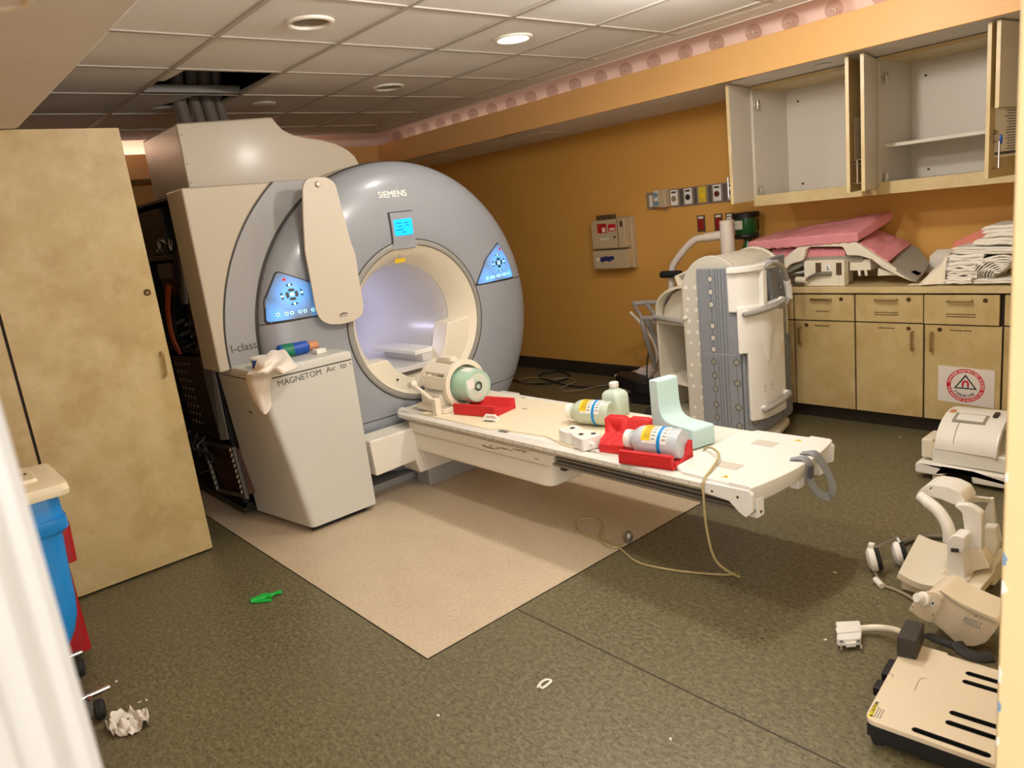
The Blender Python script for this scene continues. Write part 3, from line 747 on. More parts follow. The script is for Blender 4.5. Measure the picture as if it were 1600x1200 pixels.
# hoses rising from the turret into the ceiling
for k, (y, r, x) in enumerate(((1.74,.042,-4.90),(1.83,.036,-4.90),(1.91,.042,-4.90),(1.99,.032,-4.92),(1.87,.024,-4.98))):
    P_ = spline([(x,y,2.25),(x-.02,y,2.36),(x-.03,y-.01,2.55),(x+.02,y,2.72),(x+.10,y,2.84)],6)
    MB().tube(P_, r, 14).build('helium_hose', 'hose_grey' if k != 4 else 'black_rubber', sc)
# cool bore lighting, set in the crown of the tube
ld = bpy.data.lights.new('bore_lamp', 'AREA'); ld.shape = 'RECTANGLE'; ld.size = .5; ld.size_y = .05; ld.energy = 2.0; ld.color = (.70,.69,1.0)
lo = bpy.data.objects.new('bore_lamp', ld); COL.objects.link(lo); lo.parent = sc; lo.location = Vector((-5.0,SY-.26,1.14)) - ORG[sc.name]; 
lo.rotation_euler = (Vector((0,.6,-.35))).to_track_quat('-Z','Y').to_euler()

# ---- paddle board hung on the front
XB = -3.835
ol = [(473,292),(478,280),(492,276),(512,277),(524,286),(533,320),(548,376),(556,398),(562,440),(569,478),(566,493),(553,502),(533,507),(515,507),(502,501),(494,486),(486,440),(477,394),(474,340)]
t = thing('paddle_board', 'cream paddle-shaped board hanging over the left keypad of the scanner', 'board', PX(520,507,XB))
MB().prism(rounded([PX(a,b_,XB) for a, b_ in ol], .02, 3), (-.016,0,0)).build('panel', 'board_beige', t, bevel=.004)
p = PX(496,288,XB)
MB().lathe(p,(1,0,0),[(0,.010),(.012,.010),(.016,.006),(.016,0),(0,0)],20).build('hook', 'chrome', t)
MB().cyl(p+Vector((-.02,0,0)), p+Vector((-.058,0,0)), .010, n=12).build('hook_pin', 'metal_grey', t)
e = MB(); q = PX(536,491,XB+.0008)
e.prism([q+Vector((0,-.03,-.004)), q+Vector((0,.0,.010)), q+Vector((0,.028,.004)), q+Vector((0,.03,-.003)), q+Vector((0,.004,.002)), q+Vector((0,-.01,-.004))], (.0004,0,0)); e.prism([q+Vector((0,-.026,-.010)), q+Vector((0,.026,-.008)), q+Vector((0,.026,-.011)), q+Vector((0,-.026,-.013))], (.0004,0,0)); e.build('emblem', 'ink_grey', t)

# ---- beige pedestal in front of the scanner
def ped_ring(z, yf, yb, yr=1.95, xf=-3.69, xb=-4.27): return rounded([(xf,yr,z),(xf,yf,z),(xb,yb,z),(xb,yr,z)], [.012,.035,.02,.02], 5)
rg = []
for k in range(11):
    z = .035 + (.895-.035)*k/10; f = (z/.9)
    rg.append(ped_ring(z, 1.545 - .15*f**1.1, 1.462 - .062*f))
t = MB().loft(rg).build('console_pedestal', 'pedestal_beige', sc, angle=30)
t['label'] = 'waist-high beige pedestal with worn grey lettering'
MB().loft([ped_ring(.893,1.402,1.402,1.948,-3.694), ped_ring(.903,1.402,1.402,1.948,-3.694)]).build('lid_joint', 'joint_dark', t)
rg = [ped_ring(z, 1.398+d, 1.395+d, 1.95-d, -3.69-d) for z, d in ((.902,0),(.935,0),(.945,.004),(.950,.012))]
MB().loft(rg).build('lid', 'pedestal_beige', t, angle=30)
MB().box((-4.22,1.56,0),(-3.73,1.90,.036)).build('base', 'black_plastic', t)
for dx in (0,.03): MB().lathe((-3.93-dx*1.2,1.405+.018+dx*.1,.70),(0.05,-1,0),[(0,.003),(.006,.003),(.006,0),(0,0)],10).build('screw_hole', 'ink_dark', t)
text('lettering', 'MAGNETOM', 'ink_grey', (-3.6895,1.500,.848), (0,1,.035), (0,0,1), .045, t, depth=.0004)
text('lettering', 'Av:', 'ink_grey', (-3.6895,1.782,.8585), (0,1,.035), (0,0,1), .045, t, depth=.0004)
text('lettering', 'to', 'ink_grey', (-3.6895,1.868,.862), (0,1,.035), (0,0,1), .045, t, depth=.0004)
MB().box((-3.6895,1.930,.872),(-3.689,1.934,.886)).build('lettering', 'ink_grey', t)
b = MB().box((-3.86,1.80,.950),(-3.80,1.86,.975)).build('lid_latch', 'white_soft', t, bevel=.005)
b = MB().box((-4.16,1.46,.950),(-4.08,1.52,.98)).build('lid_latch', 'pedestal_beige', t, bevel=.005)
# ================================================================== PATIENT TABLE
YN, YF_, ZT = 2.235, 2.865, .50
YM = (YN+YF_)/2
tb = thing('patient_table', 'long white patient table reaching out from the scanner bore', 'table', (-3.0,YM,.2))
# lift housing against the scanner
MB().prism([(-3.68,1.965,.41),(-3.68,3.135,.41),(-3.68,3.135,.20),(-3.68,2.85,.20),(-3.68,2.83,.12),(-3.68,2.27,.12),(-3.68,2.25,.205),(-3.68,1.975,.195)],(-.18,0,0)).build('lift_housing', 'beam_white', tb, bevel=.01)
MB().box((-3.86,2.35,.0),(-3.72,2.75,.13)).build('lift_foot', 'gantry_grey', tb, bevel=.006)
# telescopic beam
MB().prism(rounded([(-3.70,2.27,.262),(-2.515,2.27,.262),(-2.515,2.83,.262),(-3.70,2.83,.262)],[0,.07,.07,0],6),(0,0,.118)).build('lower_beam', 'beam_white', tb, bevel=.02, seg=3)
b = MB().prism(rounded([(-3.72,2.262,.383),(-2.475,2.262,.383),(-2.475,2.84,.383),(-3.72,2.84,.383)],[0,.015,.015,0],4),(0,0,.060)).build('upper_beam', 'beam_white', tb, bevel=.006)
for i in range(11):       # scuffed paint along the front of the beam
    x = -3.02 + .52*rnd.random(); z = .40 + .035*rnd.random()
    w = .012+.05*rnd.random(); h = .002+.004*rnd.random()
    c = MB(); c.prism([(x+w*math.cos(2*math.pi*k/7)*(.6+.5*rnd.random()),2.2618,z+h*math.sin(2*math.pi*k/7)*(.6+.6*rnd.random())) for k in range(7)],(0,-.0004,0)); c.build('scuff_mark', 'scuff', b)
# slide rails under the cantilevered part
m = MB(); m.box((-2.46,2.262,.408),(-1.46,2.30,.44)); m.box((-2.46,2.80,.408),(-1.46,2.84,.44)); m.build('slide_rail', 'rail_grey', tb, bevel=.003)
MB().box((-2.47,2.250,.400),(-1.42,2.285,.412)).build('slide_rail', 'rail_grey', tb, bevel=.003)
MB().box((-2.44,2.256,.424),(-1.44,2.262,.430)).build('rail_groove', 'ink_dark', tb)
MB().box((-2.50,2.29,.435),(-1.45,2.81,.452)).build('underside', 'beam_white', tb)
MB().box((-2.42,2.252,.385),(-2.39,2.29,.404)).build('rail_stop', 'ink_dark', tb)
# table top: hollow tray section swept along the table
def sect(x, w=1.0, zt=ZT):
    h = (YF_-YN)/2*w
    S = [(-h+.03,.447),(-h,.468),(-h-.002,.492),(-h+.010,zt),(-h+.035,zt+.001),(-h+.05,zt-.006),(h-.05,zt-.006),(h-.035,zt+.001),(h-.010,zt),(h+.002,.492),(h,.468),(h-.03,.447)]
    return [Vector((x,YM+a,z)) for a, z in S]
MB().loft([sect(-3.86,.82),sect(-3.80,.97),sect(-3.74),sect(-1.60)]).build('table_top', 'table_white', tb, angle=30)
MB().box((-3.74,YN-.0032,.4685),(-1.6,YN-.0005,.4725)).build('edge_line', 'scuff', tb)
for k in range(26): MB().box((-3.55+.075*k,YN-.0034,.477),(-3.55+.075*k+.0016,YN-.001,.487)).build('scale_mark', 'rail_grey', tb)
# cream pads let into the tray
MB().prism(rounded([(-3.62,YN+.05,.492),(-2.98,YN+.05,.492),(-2.93,YN+.075,.492),(-2.60,YN+.11,.492),(-2.40,YN+.05,.492),(-2.30,YN+.05,.492),(-2.30,YF_-.05,.492),(-3.62,YF_-.05,.492)],.012,3),(0,0,.010)).build('cream_pad', 'table_cream', tb, bevel=.003)
MB().prism(rounded([(-2.90,YN+.045,.4935),(-2.60,YN+.092,.4935),(-2.42,YN+.048,.4935)],.012,3),(0,0,.003)).build('pad_cutout', 'white_plastic', tb)
MB().box((-2.90,YN+.052,.4965),(-2.84,YN+.078,.4975)).build('coil_socket', 'rail_grey', tb)
for i in range(7): MB().box((-3.5+.2*i,YN+.40+.17*(i%2),.5022),(-3.46+.2*i,YN+.412+.17*(i%2),.5028)).build('print_mark', 'scuff', tb)
MB().box((-2.22,YN+.06,.492),(-1.78,YF_-.06,.4965)).build('tray_floor', 'table_white', tb, bevel=.002)
MB().box((-2.30,YF_-.085,.494),(-1.80,YF_-.06,.5005)).build('tray_rib', 'table_white', tb, bevel=.003)
m = MB(); m.box((-2.30,YN+.06,.494),(-1.80,YN+.085,.5005)); m.build('tray_rib', 'table_white', tb, bevel=.003)
# foot end panel, raised, with bowed end
def bow(y, x0, x1): return x0 + (x1-x0)*(1-((y-YM)/.32)**2)
n = 12; ysn = [YN+.004 + (YF_-YN-.008)*k/n for k in range(n+1)]
top = [(-1.72,YN+.02,.5),(-1.78,YN+.06,.5)] + [(-1.80,YF_-.10,.5),(-1.74,YF_-.02,.5)] + [(bow(y,-1.425,-1.385),y,.5) for y in ysn[::-1]]
MB().prism([(a,b_,.494) for a, b_, c in top],(0,0,.020)).build('end_panel', 'white_plastic', tb, bevel=.005)
ring = []
for z, o in ((.470,0),(.500,.012),(.512,.014),(.518,.006),(.518,-.03)):
    ring.append([Vector((bow(y,-1.425,-1.385)+o,y,z)) for y in ysn] + [Vector((-1.50,y,z)) for y in ysn[::-1]])
MB().loft(ring).build('end_rail', 'white_plastic', tb, angle=40)
sk = MB()
sk.prism([(-1.62,YN-.004,.500),(-1.415,YN-.004,.505),(-1.40,YN-.004,.49),(-1.405,YN-.004,.42),(-1.43,YN-.004,.395),(-1.46,YN-.004,.41),(-1.50,YN-.004,.445),(-1.62,YN-.004,.455)],(0,.02,0))
sk.build('end_skirt', 'white_plastic', tb, bevel=.004); sk = MB()
sk.prism([(-1.62,YF_-.016,.500),(-1.415,YF_-.016,.505),(-1.40,YF_-.016,.49),(-1.405,YF_-.016,.42),(-1.43,YF_-.016,.41),(-1.50,YF_-.016,.445),(-1.62,YF_-.016,.455)],(0,.02,0))
sk.build('end_skirt', 'white_plastic', tb, bevel=.004)
ap = [[Vector((bow(y,-1.425,-1.388)+o,y,z)) for y in ysn] for z, o in ((.50,.0),(.455,-.006),(.43,-.02))]
rg = [ap[k] + [p+Vector((-.02,0,0)) for p in ap[k][::-1]] for k in range(3)]
MB().loft(rg).build('end_apron', 'white_plastic', tb, angle=30)
for y in (YN+.05, YM+.04, YF_-.10):
    MB().box((-1.455,y,.375 if y < 2.4 else .385),(-1.415,y+.05,.45)).build('end_bracket', 'white_plastic', tb, bevel=.004)
for y in (YN+.075,): MB().cyl((-1.415,y,.395),(-1.413,y,.395),.006,n=8).build('bolt', 'ink_dark', tb)
def tri_sticker(c, u, w, nrm, s=.016):
    c, u, w, nrm = map(Vector, (c,u,w,nrm))
    a = MB().prism([c-u*s-w*s*.6, c+u*s-w*s*.6, c+w*s], nrm*.0008).build('warning_sticker', 'label_yellow', tb)
    MB().prism([c-u*s*.25-w*s*.35, c+u*s*.25-w*s*.35, c+w*s*.45], nrm*.0012).build('sticker_mark', 'ink_dark', a)
tri_sticker((-1.545,YN+.055,.5143),(1,0,0),(0,1,0),(0,0,1)); tri_sticker((-1.52,YF_-.07,.5143),(1,0,0),(0,1,0),(0,0,1))
tri_sticker((-1.4045,YN+.10,.475),(0,1,0),(0,0,1),(1,0,0),.012)
for xx, yy in ((-1.60,2.40),(-1.62,2.70)): MB().prism(rounded([(xx-.05,yy-.035,.5142),(xx+.05,yy-.035,.5142),(xx+.05,yy+.03,.5142),(xx-.05,yy+.03,.5142)],.01,3),(0,0,.0012)).build('socket_recess', 'cart_panel', tb)
for xx in (-1.57,-1.46): MB().cyl((xx,YN-.0045,.47),(xx,YN-.006,.47),.005,n=8).build('bolt', 'ink_dark', tb)
# grey strap looped round the end rail
t = thing('strap', 'grey webbing strap looped over the foot end of the table', 'strap', (-1.37,2.62,.38))
P_ = spline([(-1.43,2.56,.521),(-1.385,2.575,.529),(-1.365,2.585,.50),(-1.375,2.60,.44),(-1.36,2.63,.375),(-1.335,2.67,.345),(-1.33,2.70,.37),(-1.345,2.695,.43),(-1.365,2.67,.495),(-1.385,2.65,.527),(-1.43,2.645,.521)],6)
m = MB(); rgs = []
for i, p in enumerate(P_):
    tn = (P_[min(i+1,len(P_)-1)]-P_[max(i-1,0)]).normalized(); w = Vector((.25,1,.1)); w = (w - tn*tn.dot(w)).normalized()*.017; nn = tn.cross(w).normalized()*.0016
    rgs.append([p-w-nn, p+w-nn, p+w+nn, p-w+nn])
m.loft(rgs).build('webbing', 'coil_grey', t)
MB().cbox((-1.362,2.592,.47),(.006,.03,.05)).build('stitched_end', 'coil_groove', t)

# ================================================================== THINGS ON THE TABLE
# ---- head coil at the bore with a phantom bottle inside
A = lambda u, v: (500+u*.25, 360+v*.25)
hx0, hx1 = -3.70, -3.44; hy, hz = 2.52, .64
hc = thing('head_coil', 'cream birdcage head coil with arched opening at the scanner end of the table', 'head coil', (-3.58,hy,.502))
MB().prism(rounded([(-3.74,hy-.18,.502),(-3.44,hy-.18,.502),(-3.42,hy+.18,.502),(-3.74,hy+.18,.502)],.03,4),(0,0,.03)).build('base', 'cream', hc, bevel=.006)
MB().prism([(hx0,hy-.155,.53),(hx0,hy+.155,.53),(hx0,hy+.155,.60),(hx0,hy+.11,.615),(hx0,hy-.11,.615),(hx0,hy-.155,.60)],(.20,0,0)).build('cradle', 'cream', hc, bevel=.01)
aw = lambda r0, r1: [(r0, 0), (r1, 0)]
m = MB(); N_ = 40
def coil_ring(x0, x1, r0, r1, name, mt):
    R_ = []
    for x, r in ((x0,r0),(x0,r1),(x1,r1),(x1,r0)):
        R_.append([Vector((x, hy+r*math.sin(2*math.pi*k/N_), hz+r*1.0*math.cos(2*math.pi*k/N_))) for k in range(N_)])
    return MB().loft(R_+[R_[0]], False).build(name, mt, hc, bevel=.004)
coil_ring(-3.475,-3.435,.118,.148,'front_hoop','cream'); coil_ring(-3.71,-3.67,.118,.146,'rear_hoop','cream')
for a in (-78,-40,0,40,78):
    a = math.radians(a); p0 = Vector((-3.69,hy+.132*math.sin(a),hz+.132*math.cos(a)))
    m = MB(); rr = Matrix.Rotation(-a,3,'X'); m.cbox(p0+Vector((.115,0,0)),(.25,.075 if abs(a) > .5 else .06,.022),rr); m.build('coil_rung', 'cream', hc, bevel=.005)
MB().prism(rounded([(-3.66,hy-.03,.775),(-3.52,hy-.03,.775),(-3.52,hy+.03,.775),(-3.66,hy+.03,.775)],.02,4),(0,0,.025)).build('coil_handle', 'cream', hc, bevel=.006)
MB().tube(spline([(-3.71,hy-.20,.66),(-3.66,hy-.205,.65),(-3.55,hy-.205,.605),(-3.48,hy-.205,.575)],5),.014,10).build('lever', 'cream', hc)
MB().cyl((-3.73,hy-.20,.655),(-3.68,hy-.20,.67),.02,n=12).build('lever_pivot', 'cream', hc)
m = MB(); m.box((-3.50,hy-.22,.502),(-3.46,hy-.18,.60)); m.build('lever_post', 'cream', hc, bevel=.004)
MB().lathe((-3.655,hy-.158,.635),(0,-1,0),[(0,.02),(.012,.02),(.014,0),(0,0)],12).build('locking_knob', 'ink_dark', hc)
# bottle helper: lying or standing bottle along an axis
def bottle(name, label, base, axis, R, L, neck, m_body, m_cap, sq=False, lab=True, group=None, up=(0,0,1), water=None):
    base = Vector(base); ax = Vector(axis).normalized()
    t = thing(name, label, 'bottle', base, group)
    pr = [(0,.004),(R*.55,.004),(R*.62,0),(R*.93,0),(R,.012),(R,L*.70),(R*.97,L*.76),(R*.78,L*.86),(R*.45,L*.93),(neck,L*.95),(neck,L*.98)]
    bd = MB().lathe(base, ax, pr, 32, cap=False, up=up).build('body', m_body, t)
    MB().lathe(base, ax, [(0,L*.965),(neck*1.25,L*.965),(neck*1.30,L*.975),(neck*1.30,L*1.07),(neck*1.15,L*1.085),(0,L*1.085)], 24, cap=False, up=up).build('cap', m_cap, t)
    if water:
        MB().lathe(base, ax, [(0,.008),(R*.9,.008),(R*.955,.014),(R*.955,L*.70),(R*.9,L*.76),(R*.7,L*.84),(0,L*.86)], 32, cap=False, up=up).build('liquid', water, t)
    return t, bd
def bottle_label(t, base, axis, R, h0, h1, a0, a1, mt, name='label', up=(0,0,1), n=14, off=.0012):
    r = R+off
    return MB().lathe(base, axis, [(r,h0),(r,h1)], n, cap=False, a0=math.radians(a0), a1=math.radians(a1), up=up).build(name, mt, t, fix=False)
# green phantom inside the head coil, its round bottom facing out
t, _ = bottle('phantom_bottle', 'green-tinted phantom bottle lying inside the head coil', (-3.335,hy+.01,.637), (-1,0,.0), .098, .36, .03, 'water_green', 'white_soft')
MB().lathe((-3.335,hy+.01,.637),(1,0,0),[(.030,-.001),(.060,.0012),(.088,-.001)],32,cap=False).build('base_rim', 'water_pale', t)
MB().lathe((-3.333,hy+.01,.637),(1,0,0),[(.016,0),(.022,.003),(.026,0)],24,cap=False).build('mould_ring', 'ink_grey', t)
bottle_label(t,(-3.335,hy+.01,.637),(-1,0,0),.0985,.02,.10,-25,35,'label_white')
m = MB(); m.cbox((-3.334,hy-.045,.66),(.0012,.05,.055),Matrix.Rotation(.15,3,'X')); m.build('label', 'label_white', t)
# red tray lying below it
def red_tray(name, label, M, L=.26, W=.17, H=.05):
    t = thing(name, label, 'foam support', M.translation)
    m = MB(M)
    S = [(-W/2,0),(W/2,0),(W/2,H),(W/2-.02,H),(W/2-.05,.018),(-W/2+.05,.018),(-W/2+.02,H),(-W/2,H)]
    m.prism([(-L/2,a,z) for a, z in S],(L,0,0)); m.build('block', 'red_foam', t, bevel=.004)
    MB(M).box((-L*.1,-W/2-.001,H*.35),(L*.14,-W/2+.006,H*.62)).build('recess', 'red_foam', t, bevel=.001)
    return t
red_tray('red_cradle', 'low red foam cradle in front of the head coil', frame((-3.265,2.50,.5025), math.radians(12)), .30, .20, .062)
# small white clip
t = thing('plastic_clip', 'small white plastic clip on the cream pad beside the red cradle', 'clip', (-3.07,2.385,.502))
Mc = frame((-3.07,2.385,.502), math.radians(15))
MB(Mc).box((-.05,-.022,0),(.05,.022,.016)).build('body', 'white_soft', t, bevel=.004)
MB(Mc).tube([(-.045,0,.016),(-.03,0,.032),(.03,0,.032),(.045,0,.016)],.007,8).build('bail', 'white_soft', t)
MB(Mc).box((-.03,-.0225,.004),(.03,-.02,.010)).build('slot', 'ink_grey', t)
# lying phantom bottle 1
def lying_bottle(label, c, ang, R=.062, L=.235, mb='bottle_haze', mw='water_pale'):
    c = Vector(c); ax = Vector((math.cos(ang), math.sin(ang), 0))     # from base to cap
    t, _ = bottle('phantom_bottle', label, c, ax, R, L, .030, mb, 'white_soft', water=mw)
    bottle_label(t, c, ax, R, L*.18, L*.64, -80, 40, 'label_white')
    bottle_label(t, c, ax, R, L*.49, L*.66, -70, 22, 'label_yellow', off=.002)
    MB().lathe(c, ax, [(R+.0008,L*.30),(R+.003,L*.30),(R+.003,L*.36),(R+.0008,L*.36)], 32, cap=False).build('band', 'band_blue', t)
    for k in range(5):
        bottle_label(t, c, ax, R, L*(.50+.025*k), L*(.508+.025*k), -60, 5, 'copper_brown', 'label_print', off=.0024)
    for k in range(5):
        bottle_label(t, c, ax, R, L*.40, L*.47, -66+14*k, -60+14*k, 'coil_taupe', 'label_print', off=.0018)
        bottle_label(t, c, ax, R, L*.20, L*.27, -66+14*k, -60+14*k, 'coil_taupe', 'label_print', off=.0018)
    return t
lying_bottle('clear bottle with blue band and yellow label lying on the cream pad', (-2.40,2.62,.5665), math.radians(193))
# standing square bottle behind
t = thing('standing_bottle', 'translucent square bottle with white cap standing at the table edge', 'bottle', (-2.53,2.795,.500))
rr = []
for z, w in ((.5025,.055),(.507,.060),(.590,.060),(.612,.057),(.628,.045),(.636,.026),(.645,.018),(.655,.018)):
    rr.append(rounded([(-2.53-w,2.795-w*.85,z),(-2.53+w,2.795-w*.85,z),(-2.53+w,2.795+w*.85,z),(-2.53-w,2.795+w*.85,z)], w*.45, 5))
MB().loft(rr).build('body', 'water_pale', t, angle=60)
MB().lathe((-2.53,2.795,.648),(0,0,1),[(.0,0),(.023,0),(.025,.004),(.025,.022),(.021,.026),(0,.026)],20).build('cap', 'white_soft', t)
# white connector plug with black dots
Mc = frame((-2.355,2.335,.5025), math.radians(-14))
t = thing('coil_plug', 'white dumbbell-shaped coil plug with black dots between the bottles', 'plug', (-2.30,2.335,.502))
MB(Mc).prism(rounded([(-.12,-.045,0),(-.04,-.05,0),(-.01,-.03,0),(.01,-.05,0),(.11,-.055,0),(.115,.05,0),(.01,.05,0),(-.02,.035,0),(-.05,.05,0),(-.12,.05,0)],.014,3),(0,0,.058)).build('housing', 'white_plastic', t, bevel=.008, seg=3)
for a, b_ in ((-.075,.01),(.04,-.015),(.075,.03)): MB(Mc).lathe((a,b_,.058),(0,0,1),[(0,.002),(.012,.002),(.012,0),(0,0)],14).build('button', 'ink_dark', t)
MB(Mc).cyl((.113,-.01,.03),(.15,-.02,.03),.010,n=10).build('connector', 'white_soft', t)
# upright red saddle block
t = thing('red_saddle', 'upright red foam saddle block with a V notch in its top', 'foam support', (-2.17,2.40,.502))
Mr = frame((-2.165,2.42,.5025), math.radians(12))
S = [(-.10,0),(.10,0),(.115,.105),(.103,.115),(.02,.115),(.0,.103),(-.02,.115),(-.103,.115),(-.115,.105)]
ob = MB(Mr).loft([[Vector((a,.085,z)) for a, z in S], [Vector((a,.045,z*.98)) for a, z in S], [Vector((a*.9,.02,z*.42)) for a, z in S], [Vector((a*.62,-.09,z*.40)) for a, z in S], [Vector((a*.55,-.12,z*.34)) for a, z in S]]).build('block', 'red_foam', t, bevel=.003, angle=25)
ct = MB(Mr).cyl((-.075,-.14,.048),(-.045,.03,.075),.024,n=16).build('cutter', 'red_foam', t)
apply_cut(ob, [ct])
# red tray with the second bottle in it
Mt = frame((-1.915,2.335,.5025), math.radians(10))
t = thing('red_cradle', 'red foam cradle holding the clear bottle near the foot end', 'foam support', (-1.915,2.335,.500))
m = MB(Mt); m.prism([(-.125,-.095,0),(.125,-.095,0),(.125,-.072,0),(-.125,-.072,0)],(0,0,.058)); m.build('front_wall', 'red_foam', t, bevel=.004)
m = MB(Mt); m.box((-.125,-.095,0),(.13,.085,.012)); m.build('floor_slab', 'red_foam', t, bevel=.003)
m = MB(Mt); m.prism([(.10,-.075,0),(.10,.085,0),(.10,.085,.075),(.10,.065,.08),(.10,.02,.022),(.10,-.03,.016),(.10,-.075,.03)],(.032,0,0)); m.build('end_wall', 'red_foam', t, bevel=.003)
MB(Mt).box((-.02,-.0965,.024),(.03,-.090,.044)).build('recess', 'red_foam', t, bevel=.002)
lying_bottle('clear bottle with blue band resting in the red cradle', Vector((-1.80,2.375,.578)), math.radians(190), .064, .245, 'bottle_clear', 'water_blue')
# L-shaped foam pad
Ml = frame((-2.02,2.63,.5025), math.radians(-12))
t = thing('foam_wedge', 'pale aqua L-shaped foam pad standing on the table', 'foam pad', (-2.02,2.63,.500))
ol = [(-.085,0),(.19,0),(.19,.088),(.045,.088),(-.005,.10),(-.024,.145),(-.028,.275),(-.085,.275)]
MB(Ml).prism(rounded([(a,-.075,z) for a, z in ol],[.008,.008,.012,.03,.03,.03,.012,.014],4),(0,.125,0)).build('pad', 'foam_aqua', t, bevel=.010, seg=3)
# squeeze-bulb cord: from the tray over the table edge to the floor
t = thing('call_cord', 'tan call-button cord trailing from the table to a squeeze bulb on the floor', 'cord', (-1.7,2.4,0))
P_ = [Vector((-1.795,2.505,.506)),Vector((-1.775,2.50,.528)),Vector((-1.72,2.47,.543)),Vector((-1.66,2.42,.535)),Vector((-1.62,2.30,.522)),Vector((-1.605,2.235,.510)),Vector((-1.60,2.217,.46)),Vector((-1.60,2.225,.30)),Vector((-1.59,2.26,.16)),Vector((-1.56,2.36,.06)),PZ(1150,894,.006),PZ(1135,898,.006),PZ(1060,892,.006),PZ(1000,880,.006),PZ(975,862,.006),PZ(958,848,.006),PZ(918,836,.006),PZ(902,826,.006),PZ(903,813,.006),PZ(930,810,.006),PZ(943,820,.006),PZ(937,840,.012),PZ(950,853,.012),PZ(968,855,.006),PZ(976,851,.012)]
MB().tube(spline(P_,6), .0048, 8).build('cord', 'cord_tan', t)
b = PZ(980,848,.0)
m = MB(); m.lathe(b+Vector((0,0,.0)),(.1,.25,1),[(0,.0),(.014,.004),(.022,.018),(.024,.034),(.020,.05),(.010,.06),(0,.062)],16); m.build('squeeze_bulb', 'rail_grey', t)
# ================================================================== BASE CABINETS AND COUNTER
YC = 4.582
edges = [-2.905,-2.497,-2.094,-1.692,-1.290,-.885,-.45]
names_d = ['leftmost base cabinet, mostly hidden behind the coil cart','base cabinet with right-hand hinges between the cart and the middle unit','base cabinet whose door handle sits on its right side','base cabinet carrying the round red warning notice','base cabinet hidden behind the near wall corner','last base cabinet behind the near wall corner']
for i in range(6):
    x0, x1 = edges[i], edges[i+1]
    t = thing('base_cabinet', 'tan laminate ' + names_d[i], 'cabinet', ((x0+x1)/2,4.8,0), 'base cabinets under the counter')
    MB().box((x0+.001,YC+.02,.10),(x1-.001,5.045,.857)).build('body', 'laminate', t)
    MB().box((x0,YC+.075,0),(x1,YC+.09,.10)).build('toe_kick', 'base_dark', t)
    MB().box((x0,YC+.016,.10),(x1,YC+.0205,.857)).build('face_gap', 'gap_dark', t)
    out = .012 if i == 3 else 0.0
    dr = MB().box((x0+.005,YC-out,.680),(x1-.005-(.012 if i == 3 else 0),YC+.018-out,.848)).build('drawer', 'laminate', t, bevel=.0015)
    xm = (x0+x1)/2 - .01
    MB().tube([(xm-.062,YC-out,.818),(xm-.062,YC-.028-out,.818),(xm+.062,YC-.028-out,.818),(xm+.062,YC-out,.818)],.0065,10).build('handle', 'brass', dr)
    MB().lathe((x1-.085,YC-out,.818),(0,-1,0),[(0,.004),(.007,.004),(.010,.007),(.0125,.003),(.0125,0),(0,0)],16).build('lock', 'bronze', dr)
    do = MB().box((x0+.005,YC,.104),(x1-.005,YC+.018,.672)).build('door', 'laminate', t, bevel=.0015)
    left = i != 2
    hx = x0+.047 if left else x1-.060
    MB().tube([(hx,YC,.628),(hx,YC-.028,.628),(hx,YC-.028,.520),(hx,YC,.520)],.0065,10).build('handle', 'brass', do)
    lx = x0+.085 if left else x1-.085
    MB().lathe((lx,YC,.645),(0,-1,0),[(0,.004),(.007,.004),(.010,.007),(.0125,.003),(.0125,0),(0,0)],16).build('lock', 'bronze', do)
    # small embossed name strips, too fine to read
    for ob, zz, ww in ((dr,.735,.040 if i == 1 else .07),(do,.640,.05)):
        n = 2 if (ob is dr and i in (2,3)) else 1
        for q in range(n):
            m = MB(); k = 0; xx = xm-ww
            while xx < xm+ww:
                w = .006+.006*rnd.random(); yy_ = (YC-out if ob is dr else YC)
                m.box((xx,yy_-.0006,zz-.014*q),(xx+w,yy_,zz+.007-.014*q)); xx += w+.003
            o = m.build('name_strip', 'bronze', ob); o['kind'] = 'stuff'
# counter top
t = thing('countertop', 'mottled tan laminate countertop running along the orange wall', 'countertop', (-1.7,4.8,.872))
MB().box((-2.93,YC-.018,.858),(-.402,5.049,.896)).build('slab', 'laminate_edge', t, bevel=.003)
MB().box((-2.93,5.034,.896),(-.402,5.0495,.985)).build('backsplash', 'laminate_edge', t, bevel=.003)
# ---- notice on the base cabinet door
ctr = Vector((-1.468,YC-.0005,.325))
nt = thing('warning_notice', 'white notice with red ring, magnet triangle and gauss line wording', 'sign', ctr)
MB().prism([(-1.612,YC-.0008,.436),(-1.612,YC-.0008,.224),(-1.323,YC-.0008,.206),(-1.323,YC-.0008,.425)],(0,-.0006,0)).build('sheet', 'sign_white', nt)
yy = YC-.0016
def ring(r0, r1, mt, name, y):
    n = 64; m = MB()
    a = [Vector((ctr.x+r0*math.cos(2*math.pi*k/n),y,ctr.z+r0*math.sin(2*math.pi*k/n))) for k in range(n)]
    b = [Vector((ctr.x+r1*math.cos(2*math.pi*k/n),y,ctr.z+r1*math.sin(2*math.pi*k/n))) for k in range(n)]
    D = Vector((0,-.0003,0))
    m.loft([[p-D*0 for p in b],[p+D for p in b],[p+D for p in a],[p for p in a]],False); return m.build(name, mt, nt)
ring(.076,.098,'sign_red','red_ring',yy)
tr = [(0,.060),(-.060,-.026),(.060,-.026)]
ti = [(0,.046),(-.047,-.019),(.047,-.019)]
m = MB(); o = [Vector((ctr.x+a,yy,ctr.z+.006+b)) for a, b in tr]; i_ = [Vector((ctr.x+a,yy,ctr.z+.006+b)) for a, b in ti]; D = Vector((0,-.0003,0))
